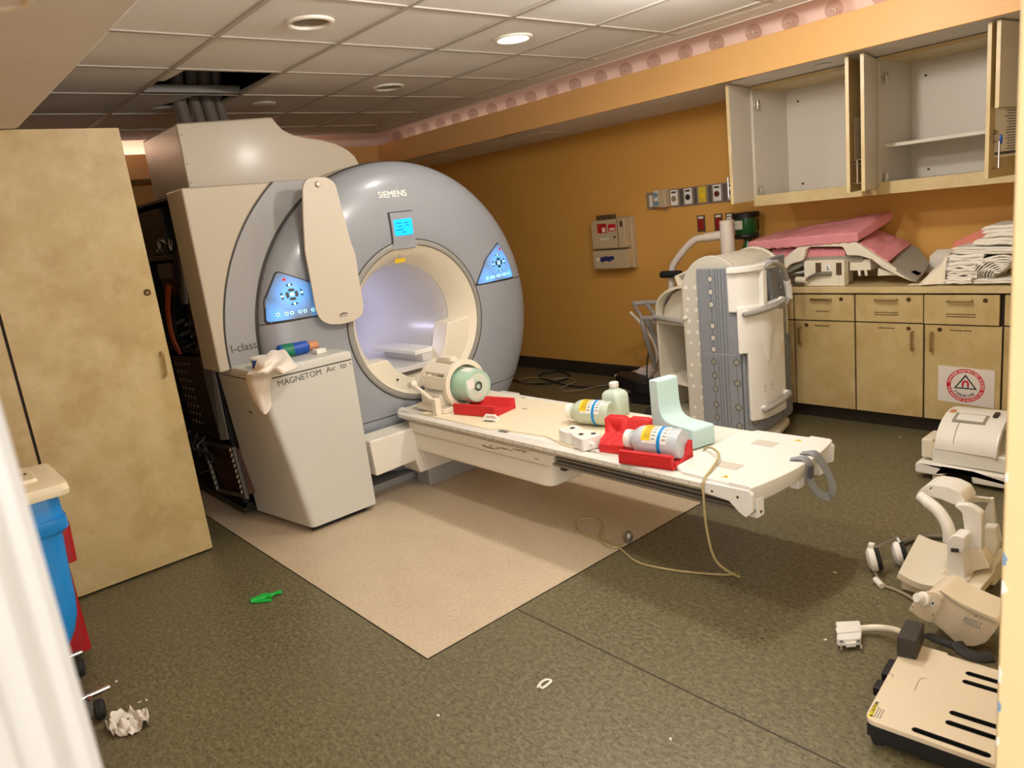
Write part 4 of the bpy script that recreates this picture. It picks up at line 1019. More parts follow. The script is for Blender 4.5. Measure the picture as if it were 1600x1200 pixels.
m.loft([o,[p+D for p in o],[p+D for p in i_],i_],False); m.build('triangle', 'ink_dark', nt)
m = MB(); A_ = [(-.019,-.008),(-.019,.010)] + [(.019*math.cos(a),.012+.019*math.sin(a)) for a in [math.pi - math.pi*k/10 for k in range(11)]] + [(.019,-.008),(.008,-.008),(.008,.012)] + [(.008*math.cos(a),.012+.008*math.sin(a)) for a in [math.pi*k/6 for k in range(7)]] + [(-.008,-.008)]
m.prism([(ctr.x+a,yy-.0004,ctr.z+.0+b) for a, b in A_],(0,-.0003,0)); m.build('magnet', 'sign_red', nt)
for sx in (-1,1):
    MB().box((ctr.x+sx*.0135-.005,yy-.0012,ctr.z-.013),(ctr.x+sx*.0135+.005,yy-.0004,ctr.z-.002)).build('magnet_tip', 'rail_grey', nt)
o_ = (ctr.x,yy-.0006,ctr.z)
text('wording', 'DANGER RESTRICTED ACCESS', 'sign_pink', o_, (1,0,0), (0,0,1), .0185, nt, depth=.0002, arc=(.0805, math.radians(171), 1), bold=.0004, spacing=1.02)
text('wording', 'THE MAGNET IS ALWAYS ON', 'sign_pink', o_, (1,0,0), (0,0,1), .0185, nt, depth=.0002, arc=(.0935, math.radians(187), -1), bold=.0004, spacing=1.02)
text('wording', '5 GAUSS LINE', 'ink_dark', o_, (1,0,0), (0,0,1), .0205, nt, depth=.0002, arc=(.068, math.radians(211), -1), bold=.0005)

# ================================================================== WALL CABINETS (doors standing open)
YU = 4.60; ZU0, ZU1 = 1.437, 2.192
def hinge(p, parent, d=(1,0,0)):
    p = Vector(p)+Vector((.012,-.004,0)); m = MB(); m.cbox(p,(.052,.022,.020)); m.cbox(p+Vector((.014,0,0)),(.014,.030,.062)); m.cbox(p-Vector((.022,.010,0)),(.016,.020,.046)); m.build('hinge', 'chrome', parent, bevel=.003)
def wall_cabinet(x0, x1, label, shelf, dl, dr_, drv):
    t = thing('wall_cabinet', label, 'cabinet', ((x0+x1)/2,4.8,ZU0), 'open wall cabinets over the counter')
    T = .018
    MB().box((x0,5.03,ZU0+.05),(x1,5.046,ZU1-.018)).build('back_panel', 'cabinet_white', t)
    MB().box((x0,YU,ZU0),(x0+T,5.046,ZU1)).build('side_panel', 'cabinet_white', t)
    MB().box((x1-T,YU,ZU0),(x1,5.046,ZU1)).build('side_panel', 'cabinet_white', t)
    MB().box((x0,YU-.001,ZU1-.018),(x1,5.046,ZU1+.004)).build('top_panel', 'laminate_edge', t)
    MB().box((x0,YU+.004,ZU0+.05),(x1,5.046,ZU0+.068)).build('bottom_panel', 'cabinet_white', t)
    MB().box((x0,YU-.002,ZU0),(x1,YU+.016,ZU0+.07)).build('valance', 'laminate_edge', t)
    MB().box((x0,YU+.016,ZU0+.042),(x1,5.046,ZU0+.05)).build('underside', 'laminate', t)
    if shelf: MB().box((x0+T,YU+.06,shelf),(x1-T,5.03,shelf+.019)).build('shelf', 'cabinet_white', t)
    for xx, zz in ((x0+.10,ZU1-.10),(x0+.12,ZU0+.11),(x1-.2,ZU1-.10)): MB().cyl((xx,5.03,zz),(xx,5.026,zz),.007,n=10).build('bolt', 'ink_dark', t)
    return t
# left unit : -2.765 .. -2.055,  right unit : -2.02 .. -1.31
def open_door(t, hx, ang, W, side, handle=True, paper=None, z0=ZU0+.038, z1=ZU1-.002, label=None):
    """door slab hinged at x = hx; ang measured from the closed position"""
    d = 1 if side == 'L' else -1
    a = ang if side == 'L' else math.pi-ang
    u = Vector((math.cos(a), -math.sin(a), 0)); nrm = Vector((-u.y, u.x, 0))*(1 if side == 'L' else -1)   # towards the inside face
    h = Vector((hx, YU-.004, 0))
    def P3(s, n_, z): return h + u*s + nrm*n_ + Vector((0,0,z))
    core = MB().prism([P3(0,-.018,z0),P3(W,-.018,z0),P3(W,-.001,z0),P3(0,-.001,z0)],(0,0,z1-z0)).build('door', 'laminate', t)
    MB().prism([P3(.002,-.001,z0+.002),P3(W-.002,-.001,z0+.002),P3(W-.002,.0006,z0+.002),P3(.002,.0006,z0+.002)],(0,0,z1-z0-.004)).build('inner_face', 'cabinet_white', core)
    MB().prism([P3(W,-.018,z0),P3(W+.002,-.018,z0),P3(W+.002,.0,z0),P3(W,.0,z0)],(0,0,z1-z0)).build('door_edge', 'laminate_edge', core)
    if handle:
        s = W-.035
        MB().tube([P3(s,-.018,z0+.17),P3(s,-.046,z0+.17),P3(s,-.046,z0+.045),P3(s,-.018,z0+.045)],.0055,8).build('handle', 'chrome', core)
    if paper:
        s0, s1, q0, q1 = paper
        pp = MB().prism([P3(s0,-.0185,q0),P3(s1,-.0185,q0),P3(s1,-.0195,q0),P3(s0,-.0195,q0)],(0,0,q1-q0)).build('paper_list', 'paper', core)
        m = MB(); k = 0; zz = q1-.02
        while zz > q0+.035:
            w = (s1-s0)*(.35+.2*rnd.random())
            m.prism([P3(s0+.012,-.0197,zz),P3(s0+.012+w,-.0197,zz),P3(s0+.012+w,-.0201,zz),P3(s0+.012,-.0201,zz)],(0,0,.004)); zz -= .013
        m.prism([P3(s0,-.0197,q0+.012),P3(s1,-.0197,q0+.012),P3(s1,-.0201,q0+.012),P3(s0,-.0201,q0+.012)],(0,0,.014))
        o = m.build('print_lines', 'ink_grey', pp); o['kind'] = 'stuff'
    return core, P3
t = wall_cabinet(-2.765,-2.052,'open white-lined wall cabinet without a shelf, next to the gas outlets',None,0,0,0)
open_door(t, -2.765, math.radians(79), .352, 'L')
core, P3 = open_door(t, -2.052, math.radians(102), .352, 'R', paper=(.06,.24,1.62,1.88))
for z in (ZU0+.10, ZU1-.11): hinge((-2.752,YU+.03,z), t)
MB().box((-2.053,YU,ZU0),(-1.957,5.046,ZU1)).build('filler_panel', 'laminate', t)
t = wall_cabinet(-1.957,-1.247,'open wall cabinet with one white shelf inside',1.70,0,0,0)
open_door(t, -1.957, math.radians(77), .352, 'L')
core, P3 = open_door(t, -1.247, math.radians(82), .352, 'R', paper=(.08,.30,1.57,1.82))
for z in (ZU0+.10, ZU1-.11): hinge((-1.944,YU+.03,z), t)
MB().cyl((-1.66,YU+.005,ZU0+.072),(-1.64,YU+.005,ZU0+.072),.004,n=8).build('loose_dowel', 'chrome', t)
# key with a blue tag in that door's lock
p = P3(.315,-.020,1.69)
k = thing('key_tag', 'blue key tag hanging from the lock of an open cabinet door', 'key', p)
MB().lathe(p,(1,0,0),[(0,.016),(.006,.016),(.010,.004),(.010,0),(0,0)],14).build('lock_cylinder', 'bronze', k)
MB().tube([p+Vector((.016,0,0)),p+Vector((.026,.0,-.004)),p+Vector((.030,.004,-.014))],.002,6).build('key', 'chrome', k)
q = p+Vector((.030,.006,-.036))
MB().sphere(q,.024,14,8,(.25,.55,1.0)).build('tag', 'blue_tag', k)
t = wall_cabinet(-1.21,-.50,'wall cabinet at the near wall corner with papers on its door',1.70,0,0,0)
open_door(t, -1.21, math.radians(95), .352, 'L', z0=1.80)
open_door(t, -.50, math.radians(60), .352, 'R')

# ================================================================== THINGS ON THE ORANGE WALL
Y = YB
w = lambda u, v, d=0.0: PY(u, v, Y-d)
# sharps disposal box
t = thing('sharps_box', 'beige wall-mounted sharps disposal box with red labels', 'sharps box', (-4.36,5.0,1.0))
MB().prism([(-4.565,Y,1.005),(-4.16,Y,1.005),(-4.16,Y,1.445),(-4.565,Y,1.445)],(0,-.06,0)).build('backplate', 'sharps_beige', t, bevel=.008)
up = MB().prism(rounded([(-4.555,Y-.06,1.19),(-4.175,Y-.06,1.19),(-4.175,Y-.06,1.435),(-4.555,Y-.06,1.435)],.012,3),(0,-.075,0)).build('upper_box', 'sharps_beige', t, bevel=.008)
lw = MB().prism(rounded([(-4.555,Y-.06,1.015),(-4.165,Y-.06,1.015),(-4.165,Y-.06,1.175),(-4.555,Y-.06,1.175)],.010,3),(0,-.085,0)).build('lower_box', 'sharps_beige', t, bevel=.008)
MB().prism([(-4.505,Y-.06,1.436),(-4.32,Y-.06,1.436),(-4.32,Y-.06,1.475),(-4.505,Y-.06,1.475)],(0,-.05,0)).build('drop_flap', 'outlet_bronze', t, bevel=.003)
yf = Y-.1355
MB().box((-4.48,yf-.001,1.325),(-4.375,yf,1.405)).build('biohazard_label', 'sharps_red', up)
MB().box((-4.425,yf-.0016,1.332),(-4.388,yf-.001,1.37)).build('label_print', 'sign_pink', up)
MB().box((-4.355,yf-.001,1.335),(-4.27,yf,1.395)).build('red_label', 'sign_red', up)
MB().box((-4.34,yf-.0016,1.343),(-4.28,yf-.001,1.362)).build('label_print', 'sign_pink', up)
MB().box((-4.255,yf-.0012,1.20),(-4.248,yf,1.43)).build('door_groove', 'outlet_bronze', up)
MB().box((-4.225,yf-.001,1.365),(-4.19,yf,1.415)).build('info_label', 'outlet_bronze', up)
MB().lathe((-4.29,yf,1.285),(0,-1,0),[(0,.003),(.010,.003),(.010,0),(0,0)],14).build('keyhole', 'ink_dark', up)
m = MB()
for k in range(5): m.box((-4.455+.020*k,yf-.0008,1.262),(-4.455+.020*k+.013,yf,1.285))
o = m.build('faint_print', 'paper', up); o['kind'] = 'stuff'
yl = Y-.1455
for k, (x, z, s) in enumerate(((-4.44,1.098,.03),(-4.40,1.105,.028),(-4.365,1.10,.03),(-4.33,1.108,.024))): MB().prism([(x+s*math.cos(a)*1.1,yl,z+s*.8*math.sin(a)) for a in [2*math.pi*j/8 for j in range(8)]],(0,-.0012-.0002*k,0)).build('hand_print', 'sharps_blue', lw)
MB().box((-4.515,yl-.0008,1.085),(-4.465,yl,1.115)).build('caution_print', 'paper', lw)
# switch plate, rail of gas outlets
t = thing('switch_plate', 'bronze wall switch plate left of the gas outlets', 'switch', (-3.975,Y,1.475))
MB().box((-4.023,Y-.008,1.475),(-3.922,Y,1.617)).build('plate', 'plate_bronze', t, bevel=.003)
MB().box((-3.99,Y-.013,1.50),(-3.955,Y-.008,1.592)).build('rocker', 'paper', t, bevel=.002)
t = thing('flow_meter', 'pale suction regulator with blue dial plugged into the gas rail', 'regulator', (-3.84,Y,1.49))
MB().box((-3.905,Y-.07,1.495),(-3.845,Y-.01,1.625)).build('body', 'paper', t, bevel=.012)
MB().box((-3.845,Y-.085,1.485),(-3.775,Y-.01,1.63)).build('side_body', 'sharps_beige', t, bevel=.012)
MB().lathe((-3.873,Y-.07,1.525),(0,-1,0),[(0,.016),(.018,.016),(.021,.0),(0,0)],16).build('dial', 'teal_label', t)
MB().lathe((-3.876,Y-.07,1.59),(0,-1,0),[(0,.006),(.022,.006),(.022,0),(0,0)],16).build('gauge', 'teal_label', t)
MB().cyl((-3.80,Y-.05,1.485),(-3.80,Y-.05,1.455),.006,n=8).build('nozzle', 'metal_grey', t)
t = thing('gas_rail', 'long grey wall rail with coloured medical gas outlets', 'gas panel', (-3.5,Y,1.47))
MB().box((-3.775,Y-.012,1.478),(-3.13,Y,1.622)).build('rail', 'plate_grey', t, bevel=.003)
for x, mt, rd in ((-3.735,'label_white','plate_bronze'),(-3.60,'label_white','ink_dark'),(-3.47,'gas_yellow','label_yellow'),(-3.335,'label_white','gas_maroon'),(-3.205,'label_white','gas_blue')):
    pl = MB().box((x-.034,Y-.020,1.493),(x+.034,Y-.012,1.612)).build('outlet_plate', mt, t, bevel=.002)
    MB().lathe((x,Y-.02,1.545),(0,-1,0),[(0,.004),(.012,.004),(.016,.008),(.022,.006),(.022,0),(0,0)],16).build('gas_socket', rd, pl)
    MB().box((x-.022,Y-.0212,1.588),(x+.022,Y-.02,1.602)).build('gas_name', 'ink_dark' if mt != 'gas_yellow' else 'gas_yellow', pl)
for x in (-3.665,-3.535,-3.40,-3.27): MB().box((x-.016,Y-.016,1.487),(x+.016,Y-.012,1.614)).build('slide_holder', 'metal_grey', t, bevel=.002)
t = thing('wall_clip', 'small dark-framed holder at the end of the gas rail', 'holder', (-3.155,Y,1.50))
MB().box((-3.19,Y-.03,1.50),(-3.135,Y,1.66)).build('frame', 'paper', t, bevel=.003)
MB().box((-3.182,Y-.032,1.512),(-3.145,Y-.03,1.645)).build('insert', 'outlet_bronze', t)
for k, (x, mt, lab) in enumerate(((-3.503,'outlet_red','red emergency power outlet, left one of the pair on the orange wall'),(-3.345,'outlet_red','red emergency power outlet, right one of the pair beside the lift post'),(-3.245,'paper','white power outlet in bronze plate behind the lift post'))):
    t = thing('power_outlet', lab, 'outlet', (x,Y,1.27))
    MB().box((x-.037,Y-.006,1.268),(x+.037,Y,1.395)).build('plate', 'outlet_bronze', t, bevel=.002)
    MB().box((x-.025,Y-.010,1.282),(x+.025,Y-.006,1.364)).build('receptacle', mt, t, bevel=.003)
    MB().box((x-.024,Y-.008,1.370),(x+.024,Y-.006,1.386)).build('label', 'paper', t)
    m = MB()
    for zz in (1.305,1.345):
        for dx in (-.008,.008): m.box((x+dx-.0015,Y-.0106,zz-.006),(x+dx+.0015,Y-.010,zz+.006))
    o = m.build('slots', 'ink_dark', t); o['kind'] = 'stuff'
# green suction canister
t = thing('suction_canister', 'green suction canister with black rims on the wall by the cabinets', 'canister', (-3.06,4.97,1.05))
cx, cy = -3.055, 4.955
MB().lathe((cx,cy,1.235),(0,0,1),[(.0,0),(.075,0),(.080,.01),(.083,.12),(.083,.125),(0,.125)],28).build('jar', 'green_plastic', t)
MB().lathe((cx,cy,1.352),(0,0,1),[(0,0),(.098,0),(.098,.035),(.09,.04),(0,.04)],28).build('lid', 'black_plastic', t)
MB().lathe((cx,cy,1.205),(0,0,1),[(0,0),(.085,0),(.092,.012),(.088,.034),(0,.034)],28).build('bottom_rim', 'black_plastic', t)
MB().lathe((cx+.01,cy,1.03),(0,0,1),[(.045,0),(.048,.09),(.03,.13),(.025,.18),(0,.18)],20).build('lower_cup', 'green_plastic', t)
MB().lathe((cx,cy,1.275),(0,0,1),[(.0836,0),(.0836,.062)],14,cap=False,a0=math.radians(200),a1=math.radians(285)).build('label', 'paper', t, fix=False)
MB().lathe((cx,cy,1.30),(0,0,1),[(.0842,0),(.0842,.018)],8,cap=False,a0=math.radians(205),a1=math.radians(232)).build('label_print', 'ink_grey', t, fix=False)
MB().box((cx-.05,cy+.05,1.25),(cx+.05,Y,1.34)).build('wall_bracket', 'black_plastic', t)
# ================================================================== ON THE COUNTER
ZK = .897
K = lambda u, v, y=4.615: PY(1150+u*.19375, 310+v*.19375, y)
bc = thing('breast_coil', 'cream arch-shaped breast coil buried under pink cushions on the counter', 'coil', (-2.25,4.75,ZK))
out = [(322,668),(335,525),(455,425),(560,340),(620,308),(700,300),(870,302),(925,325),(1080,430),(1230,530),(1450,655),(1420,672),(1310,628),(1180,560),(1090,492),(990,462),(890,462),(878,420),(855,390),(600,390),(560,412),(552,470),(535,505),(440,530),(400,575),(388,640),(385,668)]
MB().prism(rounded([K(a,b) for a, b in out], .008, 2), (0,.035,0)).build('front_arch', 'coil_cream', bc, bevel=.006)
MB().prism(rounded([K(a,b,4.615)+Vector((0,.30,0)) for a, b in out], .008, 2), (0,.03,0)).build('rear_arch', 'coil_cream', bc, bevel=.005)
b0_ = K(600,470); b1_ = K(890,470)
MB().prism([K(330,640)+Vector((0,.04,0)),K(330,600)+Vector((0,.04,0)),K(560,480)+Vector((0,.04,0)),K(890,470)+Vector((0,.04,0)),K(1000,470)+Vector((0,.04,0)),K(1000,520)+Vector((0,.04,0)),K(560,530)+Vector((0,.04,0)),K(420,600)+Vector((0,.04,0))],(0,.255,0)).build('shell', 'coil_taupe', bc, bevel=.004)
m = MB().box((-2.43,4.60,ZK),(-2.20,4.80,1.062)).build('side_box', 'coil_cream', bc, bevel=.006)
for u0, u1 in ((640,688),(806,852)):
    a = K(u0,520,4.5985); b = K(u1,618,4.5985); MB().box((a.x,4.5980,b.z),(b.x,4.6005,a.z)).build('vent', 'outlet_bronze', m)
a = K(722,538,4.598); b = K(764,580,4.598); MB().box((a.x,4.597,b.z),(b.x,4.600,a.z)).build('letter_plate', 'label_white', m)
text('lettering', 'L', 'ink_dark', (a.x+.008,4.5968,b.z+.006), (1,0,0), (0,0,1), .032, m, depth=.0003, bold=.001)
MB().box((-2.200,4.60,ZK),(-2.165,4.66,1.06)).build('post', 'coil_cream', bc, bevel=.003)
MB().box((-2.16,4.66,.985),(-2.03,4.80,1.055)).build('bracket', 'coil_cream', bc, bevel=.005)
for x in (-2.10,-2.06): MB().cyl((x,4.66,.985),(x+.012,4.645,.955),.008,n=8).build('latch', 'coil_cream', bc)
MB().box((-2.72,4.61,ZK),(-2.63,4.85,.985)).build('foot_block', 'coil_cream', bc, bevel=.006)
MB().prism([K(1145,560,4.66),K(1310,620,4.66),K(1140,625,4.66)],(0,.2,0)).build('foot_wedge', 'coil_cream', bc, bevel=.003)
# coil lead in front
MB().tube(spline([K(440,660,4.60),K(520,665,4.585),K(560,660,4.575),K(620,625,4.575),K(680,608,4.575),K(770,605,4.590)],6),.012,10).build('lead', 'rail_grey', bc)
MB().tube(spline([K(490,655,4.585),K(570,660,4.572)],4),.020,10).build('lead_plug', 'coil_cream', bc)
MB().tube(spline([K(400,632,4.60),K(470,610,4.60),K(560,592,4.62),K(612,590,4.64)],6),.010,8).build('lead', 'rail_grey', bc)
# sloping grey wing at the right
MB().loft([[K(1240,540,4.62),K(1450,660,4.60),K(1505,600,4.66),K(1560,520,4.80),K(1480,410,4.90),K(1420,372,4.92),K(1300,470,4.7)],[p+Vector((0,0,-.015)) for p in [K(1240,540,4.62),K(1450,660,4.60),K(1505,600,4.66),K(1560,520,4.80),K(1480,410,4.90),K(1420,372,4.92),K(1300,470,4.7)]]]).build('wing', 'coil_taupe', bc, bevel=.003)
a = [K(1420,600,4.63),K(1450,592,4.63),K(1500,612,4.63),K(1470,625,4.63)]
MB().prism([p+Vector((0,-.012,.006)) for p in a],(0,0,.004)).build('wing_tab', 'sharps_blue', bc)
# cushions: rounded slabs between a left and a right end section
def cushion(name, label, quadL, quadR, th, wr=0.010, seed=1):
    """quads: (front point, back point) at left and right ends of the top surface"""
    fl_, bl_ = map(Vector, quadL); fr_, br_ = map(Vector, quadR)
    t = MB(); nu, nv = 24, 10; rr = random.Random(seed)
    up = (fr_-fl_).cross(bl_-fl_).normalized()
    if up.z < 0: up = -up
    def pt(u, v, s):
        p = (fl_*(1-u)+fr_*u)*(1-v) + (bl_*(1-u)+br_*u)*v
        e = min(u, 1-u)*4.5; f = min(v, 1-v)*4.0
        rnd_ = (1-max(0,1-e)**3)*(1-max(0,1-f)**3)
        z = th/2*(s*(.80+.20*rnd_)) - th/2
        q = p + up*z
        w = wr*(mnoise.noise(Vector((u*7+seed, v*4, s)))*.8)
        # crease wrinkles at the front edge
        if v < .12: q += up*(.004*math.sin(u*70+seed))*(s < 2)
        return q + up*w
    top_ = [[pt(i/nu, j/nv, 1) for i in range(nu+1)] for j in range(nv+1)]
    bot_ = [[pt(i/nu, j/nv, -1) for i in range(nu+1)] for j in range(nv+1)]
    for j in range(nv+1):
        for i in range(nu+1):
            if i in (0,nu) or j in (0,nv):
                mid = (top_[j][i]+bot_[j][i])/2
    vs_ = [p for r in top_ for p in r] + [p for r in bot_ for p in r]; k = (nu+1)*(nv+1); fs_ = []
    idx = lambda i, j: j*(nu+1)+i
    for j in range(nv):
        for i in range(nu):
            fs_.append((idx(i,j),idx(i+1,j),idx(i+1,j+1),idx(i,j+1))); fs_.append((k+idx(i,j+1),k+idx(i+1,j+1),k+idx(i+1,j),k+idx(i,j)))
    for i in range(nu):
        fs_.append((idx(i+1,0),idx(i,0),k+idx(i,0),k+idx(i+1,0))); fs_.append((idx(i,nv),idx(i+1,nv),k+idx(i+1,nv),k+idx(i,nv)))
    for j in range(nv):
        fs_.append((idx(0,j),idx(0,j+1),k+idx(0,j+1),k+idx(0,j))); fs_.append((idx(nu,j+1),idx(nu,j),k+idx(nu,j),k+idx(nu,j+1)))
    t.add(vs_, fs_)
    return tag(t.build(name, 'pink_vinyl', bevel=.008, seg=3, angle=50), label, 'cushion', 'pink vinyl cushions on the counter')
cushion('pink_cushion', 'long pink vinyl cushion lying tilted on top of the cream coil', (K(92,345,4.60),K(310,270,4.93)), (K(975,262,4.60),K(1265,85,4.93)), .075, seed=3)
cushion('pink_cushion', 'pink vinyl cushion showing through the window of the cream coil', (K(285,400,4.66),K(330,350,4.92)), (K(885,398,4.66),K(885,340,4.92)), .080, seed=8)
cushion('pink_cushion', 'pink vinyl cushion sloping down at the right of the cream coil', (K(1000,350,4.64),K(1130,235,4.92)), (K(1235,505,4.64),K(1420,355,4.92)), .045, seed=5)
a = K(205,410,4.70); tag(MB().prism(rounded([K(205,408,4.66),K(290,420,4.66),K(290,458,4.66),K(215,448,4.66)],.008,3),(0,.2,0)).build('dark_pad', 'charcoal', bevel=.004), 'dark grey pad wedged under the end of the long pink cushion', 'pad')
# ---- linen pile
L5 = lambda u, v, y: PY(1420+u*.11665, 330+v*.11665, y)
def folded(name, label, x0, x1, y0, y1, z0, z1, seed, mt='linen', layers=4, sag=.012, tiltz=0.0):
    """folded cloth: layers that wrap round at the front-left, with soft waves"""
    t = MB(); n = 26; rr = random.Random(seed)
    z0 = z0+.009 if z0 < .90 else z0
    hgt = (z1-z0)/layers
    def S(i, u):     # layer sheet wave
        return mnoise.noise(Vector((u*3.1+seed*3.7, i*.9, seed)))*sag
    for i in range(layers):
        zc = z0 + hgt*(i+.5); inset = .014*rr.random(); rings = []
        for k in range(n+1):
            u = k/n; x = x0+inset + (x1-x0-inset)*u
            e = min(1, u*9); e = math.sqrt(max(0, 1-(1-e)**2)); e = max(e, .25)
            zz = zc + S(i,u)*(.35 if z0 < .91 and i == 0 else 1) + tiltz*u - (.25*hgt*(1-e))
            h = hgt*.56*e; c = []
            yf_ = y0 + .012*rr.random()*0 + .010*mnoise.noise(Vector((u*5, i*2.3+seed, .5)))
            for a in range(12):
                th_ = math.pi/2 + math.pi*a/11
                c.append(Vector((x, yf_ + h + h*math.cos(th_), zz + h*math.sin(th_))))
            c += [Vector((x, y1, zz-h)), Vector((x, y1, zz+h))]
            rings.append(c)
        t.loft(rings)
    return tag(t.build(name, mt, angle=70), label, 'linen', 'linens piled on the counter')
yl = 4.60
folded('folded_linen','bottom white sheet in the left linen stack',-1.605,-1.455,yl,4.86,ZK,.935,2,layers=2)
folded('folded_linen','white towel second from the bottom of the left linen stack',-1.590,-1.430,yl+.012,4.86,.936,.972,4,layers=3)
folded('folded_linen','rumpled white towel midway up the left linen stack',-1.592,-1.440,yl+.008,4.86,.973,1.005,6,layers=2,sag=.016)
folded('folded_linen','thick white sheet near the top of the left linen stack',-1.585,-1.400,yl+.010,4.86,1.006,1.070,9,layers=3,sag=.014)
folded('folded_linen','long white sheet draped across both linen stacks',-1.565,-1.150,yl+.012,4.88,1.072,1.108,11,layers=3,sag=.012,tiltz=-.012)
folded('folded_linen','rolled white sheet upper right of the linen pile',-1.47,-1.150,yl+.02,4.88,1.112,1.150,12,layers=2,sag=.018)
folded('folded_linen','topmost thick white blanket of the linen pile',-1.425,-1.150,yl+.03,4.88,1.152,1.215,15,layers=3)
folded('folded_linen','white sheet at the bottom right of the linen pile',-1.452,-1.150,yl,4.86,ZK,.93,17,layers=2,sag=.016)
# bundle with curled edges
t = MB()
for i in range(9):
    r = .022+.0115*i; P_ = []
    for k in range(15):
        a = math.radians(205 - 150*k/14); P_.append(Vector((-1.335 + r*1.15*math.cos(a), 0, .945 + r*.95*math.sin(a) + .004*math.sin(k+i))))
    rings = [[p+Vector((0,yl+.012+.006*math.sin(i*1.7),.005)), p+Vector((0,yl+.26,.005)), p+Vector((0,yl+.26,-.004)), p+Vector((0,yl+.012+.006*math.sin(i*1.7),-.004))] for p in P_]
    t.loft(rings)
tag(t.build('rolled_linen','linen',angle=50),'curled bundle of white sheets at the lower right of the linen pile','linen','linens piled on the counter')
# draped cream cloth at the left of the pile
def drape(u, v):
    x = -1.785 + .19*u; y = 4.60 + .23*v
    top_ = .90 + .17*max(0,min(1,(u-.15)*1.3))**1.2
    z = top_ - .10*max(0, .35-v)*u*2.2 + .012*mnoise.noise(Vector((u*5,v*4,2.2)))
    if v < .12: z = .905 + (z-.905)*(v/.12)**.45
    return (x, y + .012*math.sin(u*9), max(z,.905))
tag(MB().grid(26,18,drape,.006).build('draped_cloth','linen_warm',angle=80),'crumpled cream cloth slumped at the left end of the linen pile','linen','linens piled on the counter')
P_ = [L5(585,440,4.84),L5(700,390,4.84),L5(880,310,4.84),L5(1100,225,4.84),L5(1380,190,4.84)]
t = MB(); t.loft([[p+Vector((0,0,.010)),p+Vector((0,.07,.012)),p+Vector((0,.07,-.05)),p+Vector((0,0,-.05))] for p in spline(P_,5)])
tag(t.build('pink_cloth','linen_pink',bevel=.006),'salmon pink folded cloth behind the white linen pile','linen','linens piled on the counter')
t = thing('carton', 'small white open carton between the coil and the linen pile', 'box', (-1.70,4.90,ZK))
a = MB().box((-1.775,4.88,ZK),(-1.64,5.02,1.03)).build('box', 'paper', t, bevel=.003)
MB().prism([(-1.775,4.88,1.03),(-1.64,4.88,1.03),(-1.62,4.93,1.065),(-1.75,4.94,1.065)],(0,.002,.003)).build('flap', 'paper', t)
# ---- on the pedestal: wipes tub, spray bottle and cloth
zp = .950
tx, ty = -3.815, 1.478
t = thing('wipes_tub', 'blue wipes tub half hidden under the cloth on the pedestal', 'tub', (tx,ty,zp))
MB().lathe((tx,ty,zp),(0,0,1),[(0,0),(.040,0),(.042,.006),(.043,.045),(0,.045)],28).build('tub', 'wipe_blue', t)
MB().lathe((tx,ty,zp+.044),(0,0,1),[(0,0),(.046,0),(.046,.010),(.040,.014),(0,.014)],28).build('lid', 'white_soft', t)
for k in range(4): MB().lathe((tx,ty,zp+.010+.008*k),(0,0,1),[(.0436,0),(.0438,.005)],5,cap=False,a0=math.radians(262),a1=math.radians(276+6*(k%3))).build('label_print', 'label_white', t, fix=False)
ax = Vector((.10,1,0)).normalized(); o = Vector((-3.93,1.635,zp+.038))
t = thing('spray_bottle', 'blue plastic bottle with orange cap lying on the pedestal', 'bottle', o)
MB().lathe(o,ax,[(0,0),(.032,0),(.038,.008),(.038,.075),(.038,.155),(.035,.166),(.026,.172),(.026,.176),(0,.176)],28).build('body', 'wipe_blue', t)
MB().lathe(o,ax,[(.0385,.02),(.0387,.082)],28,cap=False).build('green_band', 'wipe_green', t)
MB().lathe(o,ax,[(0,.172),(.029,.172),(.029,.222),(.026,.226),(0,.226)],24).build('cap', 'orange_cap', t)
for k in range(8): MB().lathe(o,ax,[(.0388,.092+.008*k),(.0388,.096+.008*k)],5,cap=False,a0=math.radians(-40+9*(k%4)),a1=math.radians(-22+13*(k%3))).build('label_print', 'label_white', t, fix=False)
# cloth bunched over the tub, one corner hanging down the front edge
rows = [
 [PZ(401,566,1.000),PZ(412,557,1.014),PZ(425,549,1.018),PZ(438,547,1.010),PZ(447,549,.995)],
 [PZ(399,574,.985),PZ(414,566,1.012),PZ(430,560,1.000),PZ(446,560,.990),PZ(459,566,.965)],
 [PZ(394,580,.956),PZ(410,576,.985),PZ(424,573,.975),PZ(440,570,.985),PZ(464,572,.956)],
 [PZ(387,585,.957),PZ(402,584,.966),PZ(416,582,.962),PZ(430,578,.972),PZ(444,582,.956)],
 [PY(386,588,1.388)+Vector((0,-.004,0)),PY(397,592,1.388)+Vector((0,-.012,0)),PX(410,592,-3.676),PX(420,589,-3.672),PX(431,585,-3.684)],
 [PY(389,606,1.384),PY(397,612,1.376),PX(408,611,-3.670),PX(416,606,-3.676),PX(421,598,-3.684)],
 [PY(397,626,1.388),PY(403,632,1.380),PX(411,634,-3.668),PX(418,626,-3.675),PX(422,616,-3.683)],
 [PX(407,641,-3.683),PX(411,645,-3.680),PX(415,647,-3.676),PX(421,640,-3.676),PX(424,631,-3.680)]]
fine = [spline(r, 5) for r in rows]
cols = [spline([r[i] for r in fine], 5) for i in range(len(fine[0]))]
NU, NV = len(cols)-1, len(cols[0])-1
m = MB().grid(NU, NV, lambda u, v: cols[int(round(u*NU))][int(round(v*NV))] + Vector((0,0,.004*math.sin(u*16+v*5) if v < .5 else 0)), .003)
tag(m.build('cleaning_cloth','cloth_white',angle=35),'white cleaning cloth bunched over the tub and hanging down the pedestal','cloth')
